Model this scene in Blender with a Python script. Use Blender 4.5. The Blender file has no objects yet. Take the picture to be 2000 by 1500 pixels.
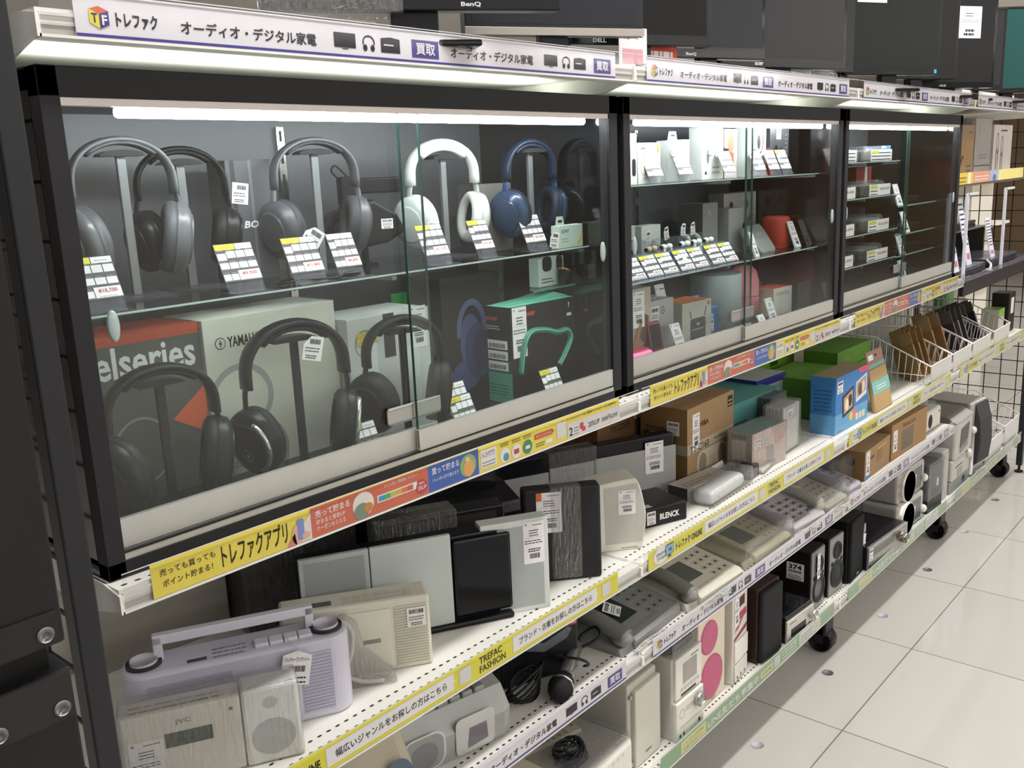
# Second-hand shop aisle: one gondola run of four bays with lit display cases, audio goods and phones.
# Drawing unit: 1 u = 4/3 m (a 0.9 u bay is a 1.2 m gondola bay); S turns units into metres.
import bpy, bmesh, math, random
from mathutils import Vector, Matrix
S = 4.0 / 3.0
SC = bpy.context.scene
COL = SC.collection
R = math.radians
rnd = random.Random(7)

# ------------------------------------------------------------------ camera, view, world, lights
cam_d = bpy.data.cameras.new('camera'); cam = bpy.data.objects.new('camera', cam_d); COL.objects.link(cam)
cam_d.sensor_width = 36.0; cam_d.lens = 1831.67 / 2000 * 36.0; cam_d.clip_start = 0.02; cam_d.clip_end = 100
cam.location = (-0.3726 * S, -0.8381 * S, 1.2599 * S); cam.rotation_euler = (1.3498, 0.0429, -0.8595)
SC.camera = cam
SC.view_settings.view_transform = 'Standard'; SC.view_settings.look = 'None'
SC.view_settings.exposure = 0.0; SC.view_settings.gamma = 1.0; SC.view_settings.use_curve_mapping = False
SC.cycles.max_bounces = 8; SC.cycles.diffuse_bounces = 4; SC.cycles.glossy_bounces = 4
SC.cycles.transmission_bounces = 4; SC.cycles.transparent_max_bounces = 16
SC.cycles.caustics_reflective = False; SC.cycles.caustics_refractive = False
SC.cycles.sample_clamp_indirect = 6.0
SC.cycles.use_denoising = True
w = bpy.data.worlds.new('shop_air'); SC.world = w; w.use_nodes = True
w.node_tree.nodes['Background'].inputs[0].default_value = (1.0, 0.97, 0.92, 1)
w.node_tree.nodes['Background'].inputs[1].default_value = 0.25
def area(name, loc, rot, sx, sy, power, col):
    d = bpy.data.lights.new(name, 'AREA'); d.shape = 'RECTANGLE'; d.size = sx * S; d.size_y = sy * S
    d.energy = power; d.color = col
    o = bpy.data.objects.new(name, d); COL.objects.link(o); o.location = [c * S for c in loc]; o.rotation_euler = rot
    return o
WARM = (1.0, 0.985, 0.965)
for i, (yl, p) in enumerate(((-0.32, 190), (-1.9, 50), (-3.6, 200), (-5.2, 330), (1.5, 90), (3.2, 80))):
    area('ceiling_strip_lamp', (3.4, yl, 2.08), (0, 0, 0), 11.0, 0.10, p, WARM)  # the farther strips in front are unseen, added as low frontal fill

for k in range(3): area('shelf_batten_lamp', (.9 * k + .45, .16, 1.374), (math.pi, 0, 0), .82, .02, 2.2, (.93, 1.0, .86))  # upward fill, added to brighten the underside of the top shelf

# ------------------------------------------------------------------ materials
def lin(h):
    h = h.lstrip('#'); c = [int(h[i:i + 2], 16) / 255 for i in (0, 2, 4)]
    return [x / 12.92 if x <= .04045 else ((x + .055) / 1.055) ** 2.4 for x in c]
MATS = {}
def mat(key):
    """'#rrggbb' or '#rrggbb/rough' or '#rrggbb/rough/metal', or a named special."""
    if key in MATS: return MATS[key]
    m = bpy.data.materials.new('surface_' + key.strip('#').replace('/', '_')); m.use_nodes = True
    nt = m.node_tree; N = nt.nodes; L = nt.links; N.clear()
    out = N.new('ShaderNodeOutputMaterial')
    def thin(tint, ior, rough, base=None, fac=0.0):
        lw = N.new('ShaderNodeLayerWeight'); lw.inputs[0].default_value = .5
        pw = N.new('ShaderNodeMath'); pw.operation = 'POWER'; pw.inputs[1].default_value = 5; L.new(lw.outputs['Facing'], pw.inputs[0])
        f0 = ((ior - 1) / (ior + 1)) ** 2
        fr = N.new('ShaderNodeMath'); fr.operation = 'MULTIPLY_ADD'; fr.inputs[1].default_value = 1 - f0; fr.inputs[2].default_value = f0; L.new(pw.outputs[0], fr.inputs[0])
        tr = N.new('ShaderNodeBsdfTransparent'); tr.inputs[0].default_value = (*tint, 1)
        gl = N.new('ShaderNodeBsdfGlossy'); gl.inputs['Roughness'].default_value = rough
        mx = N.new('ShaderNodeMixShader'); L.new(fr.outputs[0], mx.inputs[0]); L.new(tr.outputs[0], mx.inputs[1]); L.new(gl.outputs[0], mx.inputs[2])
        last = mx
        if base:
            df = N.new('ShaderNodeBsdfDiffuse'); df.inputs[0].default_value = (*base, 1)
            m2 = N.new('ShaderNodeMixShader'); m2.inputs[0].default_value = fac
            L.new(mx.outputs[0], m2.inputs[1]); L.new(df.outputs[0], m2.inputs[2]); last = m2
        L.new(last.outputs[0], out.inputs[0]); return lw, gl
    if key == 'glass': thin((.93, .96, .95), 1.45, 0.0)
    elif key == 'clear': thin((.97, .97, .97), 1.2, 0.08)
    elif key == 'acrylic': thin((.93, .93, .96), 1.5, 0.03, (.6, .6, .68), .06)
    elif key in ('film', 'filmdark'):
        fr, gl = thin((.94, .94, .94), 2.0, 0.10, (.75, .75, .75), .06)
        nz = N.new('ShaderNodeTexNoise'); nz.inputs['Scale'].default_value = 60; nz.inputs['Detail'].default_value = 3
        tc = N.new('ShaderNodeTexCoord'); mp = N.new('ShaderNodeMapping'); mp.inputs['Scale'].default_value = (3, 3, .5)
        bp = N.new('ShaderNodeBump'); bp.inputs['Strength'].default_value = .9; bp.inputs['Distance'].default_value = .02
        L.new(tc.outputs['Object'], mp.inputs[0]); L.new(mp.outputs[0], nz.inputs['Vector']); L.new(nz.outputs[0], bp.inputs['Height'])
        L.new(bp.outputs[0], fr.inputs['Normal']); L.new(bp.outputs[0], gl.inputs['Normal'])
    elif key.startswith('emit'):
        e = N.new('ShaderNodeEmission'); e.inputs[0].default_value = (.95, .97, 1, 1); e.inputs[1].default_value = float(key.split('/')[1])
        L.new(e.outputs[0], out.inputs[0])
    else:
        pts = key.split('/'); c = lin(pts[0]); ro = float(pts[1]) if len(pts) > 1 else .5; me = float(pts[2]) if len(pts) > 2 else 0
        b = N.new('ShaderNodeBsdfPrincipled'); b.inputs['Roughness'].default_value = ro; b.inputs['Metallic'].default_value = me
        if len(pts) > 3: b.inputs['IOR'].default_value = float(pts[3])
        elif sum(c) < .16 and not me: b.inputs['Specular IOR Level'].default_value = .22
        tc = N.new('ShaderNodeTexCoord'); nz = N.new('ShaderNodeTexNoise'); nz.inputs['Scale'].default_value = 18; nz.inputs['Detail'].default_value = 3
        cr = N.new('ShaderNodeMix'); cr.data_type = 'RGBA'
        cr.inputs[6].default_value = (*[x * .93 for x in c], 1); cr.inputs[7].default_value = (*[min(1, x * 1.06) for x in c], 1)
        L.new(tc.outputs['Object'], nz.inputs['Vector']); L.new(nz.outputs[0], cr.inputs[0]); L.new(cr.outputs[2], b.inputs['Base Color'])
        L.new(b.outputs[0], out.inputs[0])
    MATS[key] = m
    return m
WHITE = '#e9e7e1/.45'; PAPER = '#eceaea/.6'; IVORY = '#e6e2d3/.5'; BLK = '#17171a/.45'; INK = '#25202a/.6'; GREYT = '#8b8790/.6'
FRAME = '#262528/.5'; ALU = '#b9b8b3/.4/.35'; CARD = '#a3845f/.75'; CHROME = '#c9cacc/.15/1'; GLOSSBLK = '#08080a/.06/0/1.7'

# ------------------------------------------------------------------ mesh builder
TEXTS = {}
def text_geo(s, bold):
    k = (s, bold)
    if k not in TEXTS:
        c = bpy.data.curves.new('lettering', 'FONT'); c.body = s; c.size = 1; c.resolution_u = 2; c.offset = bold
        o = bpy.data.objects.new('lettering', c); COL.objects.link(o)
        me = bpy.data.meshes.new_from_object(o.evaluated_get(bpy.context.evaluated_depsgraph_get()))
        vs = [(v.co.x, v.co.y) for v in me.vertices]; fs = [tuple(p.vertices) for p in me.polygons]
        bpy.data.objects.remove(o); bpy.data.curves.remove(c); bpy.data.meshes.remove(me)
        x0 = min(v[0] for v in vs); x1 = max(v[0] for v in vs); y0 = min(v[1] for v in vs); y1 = max(v[1] for v in vs)
        TEXTS[k] = ([((x - x0) / (x1 - x0), (y - y0) / max(1e-6, y1 - y0)) for x, y in vs], fs)
    return TEXTS[k]
def rrect(w, h, r, n=4, cx=0, cy=0):
    p = []
    for qx, qy, a0 in ((w / 2 - r, h / 2 - r, 0), (-w / 2 + r, h / 2 - r, 90), (-w / 2 + r, -h / 2 + r, 180), (w / 2 - r, -h / 2 + r, 270)):
        for i in range(n + 1):
            a = R(a0 + 90 * i / n); p.append((cx + qx + r * math.cos(a), cy + qy + r * math.sin(a)))
    return p
def oval(rx, ry, n=20, cx=0, cy=0, a0=0, a1=360):
    k = n if abs(a1 - a0) >= 360 else n + 1
    return [(cx + rx * math.cos(R(a0 + (a1 - a0) * i / n)), cy + ry * math.sin(R(a0 + (a1 - a0) * i / n))) for i in range(k)]
def smooth(pts, n=6):
    out = []; P = [Vector(p) for p in pts]
    for i in range(len(P) - 1):
        a = P[max(0, i - 1)]; b = P[i]; c = P[i + 1]; d = P[min(len(P) - 1, i + 2)]
        for j in range(n):
            t = j / n
            out.append(.5 * ((2 * b) + (c - a) * t + (2 * a - 5 * b + 4 * c - d) * t * t + (3 * b - a - 3 * c + d) * t ** 3))
    out.append(P[-1]); return out
class M:
    def __init__(s):
        s.v = []; s.f = []; s.mi = []; s.sm = []; s.mats = []; s.x = Matrix.Identity(4); s.o = Vector(); s.U = Vector((1, 0, 0)); s.V = Vector((0, 0, 1)); s.N = Vector((0, -1, 0))
    def mat_i(s, k):
        if k not in s.mats: s.mats.append(k)
        return s.mats.index(k)
    def add(s, vs, fs, k, sm=False):
        b = len(s.v); s.v += [tuple(s.x @ Vector(v)) for v in vs]; i = s.mat_i(k)
        for f in fs: s.f.append(tuple(b + q for q in f)); s.mi.append(i); s.sm.append(sm)
        return s
    def box(s, x0, y0, z0, x1, y1, z1, k, b=0, seg=2):
        vs = [(x, y, z) for z in (z0, z1) for y in (y0, y1) for x in (x0, x1)]
        fs = [(0, 2, 3, 1), (4, 5, 7, 6), (0, 1, 5, 4), (2, 6, 7, 3), (0, 4, 6, 2), (1, 3, 7, 5)]
        if not b: return s.add(vs, fs, k)
        bm = bmesh.new(); q = [bm.verts.new(v) for v in vs]
        for f in fs: bm.faces.new([q[i] for i in f])
        bmesh.ops.bevel(bm, geom=bm.edges[:], offset=b, segments=seg, affect='EDGES', profile=.5)
        bm.verts.index_update()
        s.add([v.co[:] for v in bm.verts], [[v.index for v in f.verts] for f in bm.faces], k); bm.free(); return s
    def prism(s, pts, ax, a, b, k, cap=None, sm=False, inset=0):
        """extrude a 2-D outline along an axis: x:(y,z) y:(x,z) z:(x,y); inset rounds both ends a little"""
        n = len(pts); P = {'x': lambda p, t: (t, p[0], p[1]), 'y': lambda p, t: (p[0], t, p[1]), 'z': lambda p, t: (p[0], p[1], t)}[ax]
        if inset:
            cx = sum(p[0] for p in pts) / n; cy = sum(p[1] for p in pts) / n
            ex = max(abs(p[0] - cx) for p in pts) or 1; ey = max(abs(p[1] - cy) for p in pts) or 1
            sh = lambda p, q: (cx + (p[0] - cx) * (1 - q / ex), cy + (p[1] - cy) * (1 - q / ey))
            d = inset if b > a else -inset
            rings = [(a, inset), (a + d * .3, inset * .3), (a + d, 0), (b - d, 0), (b - d * .3, inset * .3), (b, inset)]
            vs = [P(sh(p, q), t) for t, q in rings for p in pts]; nr = len(rings)
        else: vs = [P(p, t) for t in (a, b) for p in pts]; nr = 2
        s.add(vs, [(r * n + i, r * n + (i + 1) % n, (r + 1) * n + (i + 1) % n, (r + 1) * n + i) for r in range(nr - 1) for i in range(n)], k, sm)
        s.add([vs[i] for i in range(n)], [tuple(range(n - 1, -1, -1))], cap or k); s.add(vs[-n:], [tuple(range(n))], cap or k); return s
    def lathe(s, prof, c, ax, k, n=24, sx=1, sy=1, sm=True):
        vs = []; fs = []; m = len(prof)
        for i in range(n):
            a = 2 * math.pi * i / n
            for r, h in prof:
                p, q = r * math.cos(a) * sx, r * math.sin(a) * sy
                vs.append({'z': (c[0] + p, c[1] + q, c[2] + h), 'x': (c[0] + h, c[1] + p, c[2] + q), 'y': (c[0] + p, c[1] + h, c[2] + q)}[ax])
        for i in range(n):
            j = (i + 1) % n
            for t in range(m - 1): fs.append((i * m + t, j * m + t, j * m + t + 1, i * m + t + 1))
        if prof[0][0] > 1e-6: fs.append(tuple(i * m for i in range(n)))
        if prof[-1][0] > 1e-6: fs.append(tuple(i * m + m - 1 for i in range(n - 1, -1, -1)))
        return s.add(vs, fs, k, sm)
    def cyl(s, c, ax, r, a, b, k, n=20, e=0, sx=1, sy=1):
        pr = [(r, a), (r, b)] if not e else [(r - e, a), (r, a + (e if b > a else -e)), (r, b - (e if b > a else -e)), (r - e, b)]
        return s.lathe(pr, c, ax, k, n, sx, sy)
    def tube(s, pts, r, k, n=8, closed=False, flat=1.0, up=(0, 1, 0)):
        P = [Vector(p) for p in pts]; m = len(P); vs = []; fs = []; U = Vector(up)
        for i, p in enumerate(P):
            a = P[(i - 1) % m] if (closed or i) else p; b = P[(i + 1) % m] if (closed or i < m - 1) else p
            t = (b - a).normalized() if (b - a).length > 1e-9 else Vector((0, 0, 1))
            q = U - t * U.dot(t)
            if q.length < 1e-4: q = Vector((1, 0, .01)) - t * t.x
            q.normalize(); h = t.cross(q)
            for j in range(n):
                g = 2 * math.pi * j / n; vs.append(p + q * math.cos(g) * r * flat + h * math.sin(g) * r)
        for i in range(m if closed else m - 1):
            for j in range(n): fs.append((i * n + j, i * n + (j + 1) % n, ((i + 1) % m) * n + (j + 1) % n, ((i + 1) % m) * n + j))
        if not closed: fs += [tuple(range(n - 1, -1, -1)), tuple((m - 1) * n + j for j in range(n))]
        return s.add(vs, fs, k, True)
    def ell(s, c, r, k, n=16):
        pr = [(math.sin(math.pi * i / 10), -math.cos(math.pi * i / 10)) for i in range(11)]
        vs = []; o = s.x; s.x = o @ Matrix.Translation(c) @ Matrix.Diagonal((*r, 1)); s.lathe(pr, (0, 0, 0), 'z', k, n); s.x = o; return s
    # flat print on a face frame
    def fr(s, o, U=(1, 0, 0), V=(0, 0, 1)):
        s.o = Vector(o); s.U = Vector(U).normalized(); s.V = Vector(V).normalized(); s.N = s.U.cross(s.V); return s
    def pt(s, u, v, e): return s.o + s.U * u + s.V * v + s.N * (e * .00025)
    def p(s, pts, k, e=1): return s.add([s.pt(u, v, e) for u, v in pts], [tuple(range(len(pts)))], k)
    def r(s, u0, v0, u1, v1, k, e=1): return s.p([(u0, v0), (u1, v0), (u1, v1), (u0, v1)], k, e)
    def d(s, u, v, ru, rv, k, e=1, n=20): return s.p(oval(ru, rv, n, u, v), k, e)
    def ring(s, u, v, ru, rv, t, k, e=1, n=28, a0=0, a1=360):
        A = oval(ru, rv, n, u, v, a0, a1); B = oval(ru - t, rv - t, n, u, v, a0, a1); q = len(A); full = abs(a1 - a0) >= 360
        return s.add([s.pt(a, b, e) for a, b in A + B], [(i, (i + 1) % q, q + (i + 1) % q, q + i) for i in range(q if full else q - 1)], k)
    def t(s, txt, u, v, w, h, k, e=2, bold=.012, slant=0):
        g, f = text_geo(txt, bold); return s.add([s.pt(u + x * w + y * h * slant, v + y * h, e) for x, y in g], f, k)
    def lines(s, u, v, w, h, n, k, e=2, th=.35):
        g = random.Random(int(u * 9999) + n)
        for i in range(n):
            y = v + h - (i + 1) * h / n; x = u
            while x < u + w * .92:
                l = w * g.uniform(.06, .2); x2 = min(u + w, x + l); s.r(x, y, x2, y + h / n * th, k, e); x = x2 + w * .03
        return s
    def barcode(s, u, v, w, h, k=INK, e=2, n=14):
        g = random.Random(n); x = u
        while x < u + w - .0004:
            b = w / n * g.uniform(.25, .8); s.r(x, v, min(u + w, x + b), v + h, k, e); x += b + w / n * g.uniform(.2, .5)
        return s
    def obj(s, name, parent=None, label=None):
        me = bpy.data.meshes.new(name); me.from_pydata([(a * S, b * S, c * S) for a, b, c in s.v], [], s.f)
        for k in s.mats: me.materials.append(mat(k))
        me.polygons.foreach_set('material_index', s.mi); me.polygons.foreach_set('use_smooth', s.sm); me.update()
        o = bpy.data.objects.new(name, me); COL.objects.link(o)
        if parent: o.parent = parent
        if label: o['label'] = label
        return o
def tag(o, label=None, cat=None, group=None, kind=None):
    for k, v in (('label', label), ('category', cat), ('group', group), ('kind', kind)):
        if v: o[k] = v
    return o
def place(o, loc, rz=0, rx=0, ry=0):
    o.location = [c * S for c in loc]; o.rotation_euler = (R(rx), R(ry), R(rz)); return o
def thing(name, label, cat, loc, rz=0, group=None, rx=0, ry=0):
    o = bpy.data.objects.new(name, None); COL.objects.link(o); o.empty_display_size = .05
    return place(tag(o, label, cat, group), loc, rz, rx, ry)
def solo(name, m, label, cat, loc=(0, 0, 0), rz=0, group=None, rx=0, ry=0): return place(tag(m.obj(name), label, cat, group), loc, rz, rx, ry)
def struct(name, m): return tag(m.obj(name), kind='structure')
def dup(o, loc, rz=None, label=None, rx=None):
    def cp(a, par):
        c = a.copy(); COL.objects.link(c)
        if par: c.parent = par
        for ch in list(a.children): cp(ch, c)
        return c
    r = cp(o, None); r.location = [c * S for c in loc]
    if rz is not None: r.rotation_euler[2] = R(rz)
    if rx is not None: r.rotation_euler[0] = R(rx)
    if label: r['label'] = label
    return r
FRONT = lambda m, y=0: m.fr((0, y, 0))
LEFT = lambda m, d, x=0: m.fr((x, d, 0), (0, -1, 0), (0, 0, 1))
TOP = lambda m, h: m.fr((0, 0, h), (1, 0, 0), (0, 1, 0))

# ------------------------------------------------------------------ the room
m = M(); m.box(-8, -7, -.1, 14, 7, 0, '#d9d6cf/.22')
fl = struct('floor', m)
def floor_nodes():
    mt = bpy.data.materials.new('polished_floor_tiles'); mt.use_nodes = True; nt = mt.node_tree; N = nt.nodes; L = nt.links
    b = N['Principled BSDF']; b.inputs['Roughness'].default_value = .10; b.inputs['IOR'].default_value = 1.6
    tc = N.new('ShaderNodeTexCoord'); mp = N.new('ShaderNodeMapping'); mp.inputs['Location'].default_value = (-.134 * S, -(-.125 + .461) * S, 0)
    br = N.new('ShaderNodeTexBrick'); br.offset = 0; br.squash = 1
    br.inputs['Scale'].default_value = 1; br.inputs['Brick Width'].default_value = .461 * S; br.inputs['Row Height'].default_value = .461 * S
    br.inputs['Mortar Size'].default_value = .0022; br.inputs['Mortar Smooth'].default_value = .2
    br.inputs['Color1'].default_value = (*lin('#c6c3bd'), 1); br.inputs['Color2'].default_value = (*lin('#c1beb8'), 1); br.inputs['Mortar'].default_value = (*lin('#766f69'), 1)
    nz = N.new('ShaderNodeTexNoise'); nz.inputs['Scale'].default_value = 3; nz.inputs['Detail'].default_value = 5
    mx = N.new('ShaderNodeMix'); mx.data_type = 'RGBA'; mx.blend_type = 'MULTIPLY'; mx.inputs[0].default_value = .06
    L.new(tc.outputs['Object'], mp.inputs[0]); L.new(mp.outputs[0], br.inputs['Vector']); L.new(tc.outputs['Object'], nz.inputs['Vector'])
    L.new(br.outputs[0], mx.inputs[6]); L.new(nz.outputs[1], mx.inputs[7]); L.new(mx.outputs[2], b.inputs['Base Color'])
    return mt
fl.data.materials[0] = floor_nodes()
m = M(); m.box(-8, -7, 2.1, 14, 7, 2.2, '#d9d6d0/.7'); struct('ceiling', m)
m = M(); m.box(-8, 6.9, 0, 14, 7, 2.1, '#d5d0c8/.7'); struct('wall_back', m)
m = M(); m.box(-8, -7, 0, 14, -6.9, 2.1, '#c9c5bf/.7'); struct('wall_front', m)
m = M(); m.box(13.9, -7, 0, 14, 7, 2.1, '#b59878/.6'); struct('wall_right', m)
m = M(); m.box(-8, -7, 0, -7.9, 7, 2.1, '#8f8a84/.7'); struct('wall_left', m)
# anchor discs let into the floor tiles along the shelf line
for i in range(8):
    x = 1.352 + .3835 * (i - 1)
    m = M(); m.cyl((0, 0, 0), 'z', .014, 0, .0008, '#6d6b74/.4' if i % 2 == 0 else '#b9bac2/.4', n=24)
    solo('floor_disc', m, 'grey round disc set in the pale floor tiles along the shelf front', 'floor disc', (x, 0 if i else 0, .0002), group='round discs in the floor')

# ------------------------------------------------------------------ gondola
ZT, ZA, ZB, ZC, ZD = 1.389, .862, .567, .397, .145
SF = .024           # shelf surface above its lower lip
BAY = ['first bay from the left', 'second bay from the left', 'third bay from the left', 'fourth and farthest bay']
def steel_shelf(k, z, where, rows, depth=.45, bracket=True):
    t = thing('steel_shelf', 'white steel shelf %s in the %s' % (where, BAY[k]), 'shelf', (.9 * k, 0, z))
    m = M(); m.box(0.002, .004, .012, .898, depth, SF, WHITE); m.box(.002, .006, 0, .898, .02, .012, WHITE); m.box(.002, 0, 0, .898, .006, .0025, WHITE)
    m.box(.01, .04, .004, .89, .05, .012, WHITE)
    TOP(m, SF)
    for y in rows:
        for i in range(62): m.d(.012 + i * .01415, y, .0036, .0019, '#3a3632/.8', 1, 10)
    m.obj('shelf_board', t)
    for x in (.0, .8965):
        m = M(); m.prism([(0, 0), (.0, .019), (.03, SF), (depth, SF), (depth, -.012), (.06, -.012), (.012, .0)], 'x', x, x + .0035, WHITE); m.obj('end_bracket', t)
    m = M(); m.box(.0045, .005, .0025, .8955, .0065, .02, '#b6b1ad/.4'); m.box(.0045, .0035, .0105, .8955, .005, .0125, '#cfcbc8/.3'); m.box(.0045, .002, .018, .8955, .0055, .0205, '#dedcdc/.3'); m.obj('rail_channel', t)
    m = M(); m.box(.0045, -.0012, .0026, .8955, -.0006, .0405, 'clear'); m.box(.0045, -.0013, .0402, .8955, -.0004, .041, '#cfcdd6/.25'); m.obj('clear_price_rail', t)
    return t
for k in range(4): steel_shelf(k, ZT, 'at the very top', [])
for k in range(3): steel_shelf(k, ZA, 'under a display case', [.013])
for k in range(4): steel_shelf(k, ZB, 'with yellow sign', [.021, .041])
for k in range(3): steel_shelf(k, ZC, 'second from the bottom', [.021, .041])
for k in range(4): steel_shelf(k, ZD, 'lowest, with green sign', [.006, .025])
for k in range(4):
    m = M(); m.box(0, .455, .1, .899, .465, 1.36, '#cfc9ba/.5'); m.box(.0, .452, .1, .006, .455, 1.36, '#8b867c/.5'); m.box(.893, .452, .1, .899, .455, 1.36, '#8b867c/.5')
    solo('back_panel', m, 'cream steel back panel behind the shelves of the %s' % BAY[k], 'shelf back panel', (.9 * k, 0, 0))
    m = M(); m.box(0, .425, .0, .899, .475, .1, '#7a756e/.6')
    solo('base_plinth', m, 'grey steel plinth on the floor under the back of the %s' % BAY[k], 'shelf base', (.9 * k, 0, 0))
def caster(x, n):
    t = thing('caster_wheel', 'black caster wheel under the bottom shelf, %s' % n, 'wheel', (x, .06, 0))
    m = M(); m.cyl((0, 0, .034), 'x', .034, -.02, .02, '#1b191b/.4', 24, e=.004); m.obj('tyre', t)
    m = M(); m.box(-.026, -.02, .05, .026, .03, .118, '#1f1d1f/.4', .004); m.box(-.026, -.012, .03, -.022, .012, .1, '#1f1d1f/.4'); m.box(.022, -.012, .03, .026, .012, .1, '#1f1d1f/.4')
    m.cyl((0, 0, .118), 'z', .012, 0, .0148, '#55524e/.4'); m.obj('fork', t)
for x, n in ((.93, 'at the left end of the second bay'), (1.84, 'at the joint of second and third bay'), (2.78, 'at the joint of third and fourth bay'), (3.56, 'at the far right end')): caster(x, n)

def logo(m, u, v, h, e=3):
    """cube mark with T and F, then the shop name"""
    a = h * .5
    m.p([(u, v + h * .25), (u + a * .9, v), (u + a * .9, v + h * .65), (u, v + h * .85)], '#e6d83c/.6', e)
    m.p([(u + a * .9, v), (u + a * 1.85, v + h * .2), (u + a * 1.85, v + h * .82), (u + a * .9, v + h * .65)], '#3c2b80/.6', e)
    m.p([(u, v + h * .85), (u + a * .9, v + h * .65), (u + a * 1.85, v + h * .82), (u + a * .9, v + h)], '#d65a35/.6', e)
    m.t('T', u + a * .18, v + h * .26, a * .55, h * .42, INK, e + 1, .03); m.t('F', u + a * 1.15, v + h * .18, a * .5, h * .44, PAPER, e + 1, .03)
def icons(m, us, v0, v1, k=INK):
    tv, hp, bx = us; h = v1 - v0
    m.r(tv[0], v0 + h * .1, tv[1], v1, k, 2); m.r((tv[0] + tv[1]) / 2 - h * .25, v0, (tv[0] + tv[1]) / 2 + h * .25, v0 + h * .06, k, 2)
    c = (hp[0] + hp[1]) / 2; r = (hp[1] - hp[0]) / 2
    m.ring(c, v0 + h * .55, r, h * .45, r * .2, k, 2, 20, -20, 200); m.d(c - r * .6, v0 + h * .2, r * .35, h * .22, k, 2, 12); m.d(c + r * .6, v0 + h * .2, r * .35, h * .22, k, 2, 12)
    m.p([(bx[0], v0), (bx[1], v0), (bx[1], v1 - h * .1), (bx[0] + (bx[1] - bx[0]) * .5, v1), (bx[0], v1 - h * .1)], k, 2); m.r(bx[0] + .004, v0 + h * .45, bx[1] - .01, v0 + h * .53, PAPER, 3)
def kaitori(m, u0, u1, v0, v1): m.r(u0, v0, u1, v1, '#443a8c/.6', 2); m.t('買取', u0 + (u1 - u0) * .14, v0 + (v1 - v0) * .17, (u1 - u0) * .72, (v1 - v0) * .66, PAPER, 3, .02)
def sign_audio(m):
    logo(m, .047, .010, .019); m.t('トレファク', .071, .0125, .040, .013, INK, 2, .035)
    m.t('オーディオ・デジタル家電', .134, .0115, .158, .0125, INK, 2, .018)
    icons(m, ((.316, .346), (.356, .374), (.383, .412)), .011, .028); kaitori(m, .431, .475, .0085, .0285)
    m.t('オーディオ・デジタル家電', .496, .0115, .158, .0125, INK, 2, .018)
    icons(m, ((.678, .707), (.718, .736), (.745, .773)), .011, .027); kaitori(m, .793, .835, .0085, .0285)
    m.r(.034, .003, .847, .0055, '#3f3594/.6', 2)
def sign_online(m):
    Y = '#e2d93f/.55'
    m.d(.064, .021, .026, .0165, PAPER, 2); m.t('ONLINE', .047, .0205, .032, .0055, INK, 3, .01); m.t('STORE', .05, .012, .026, .0055, INK, 3, .01)
    m.r(.077, .0125, .105, .0325, '#203848/.5', 3); m.r(.0785, .014, .1035, .031, '#7fb4d8/.5', 4); m.r(.088, .009, .094, .0125, '#203848/.5', 3); m.r(.084, .0075, .098, .009, '#203848/.5', 3)
    m.p([(.084, .027), (.087, .027), (.089, .019), (.097, .019), (.098, .025), (.088, .025)], '#2f5a86/.5', 5)
    m.t('トレファク ONLINE', .113, .0115, .095, .016, INK, 2, .03)
    for u0, u1, s, n in ((.217, .435, '幅広いジャンルをお探しの方はこちら', 0), (.559, .768, 'ブランド・古着をお探しの方はこちら', 1)):
        m.p([(u0, .0085), (u1, .0085), (u1, .018), (u1 + .004, .0205), (u1, .023), (u1, .0335), (u0, .0335)], PAPER, 2); m.t(s, u0 + .014, .015, u1 - u0 - .028, .0115, INK, 3, .012)
    m.t('TREFAC', .487, .0215, .048, .0105, INK, 2, .012); m.t('FASHION', .487, .008, .055, .0105, INK, 2, .012)
    for u in (.446, .783): m.r(u, .009, u + .023, .031, '#dcdadc/.6', 2)
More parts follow.
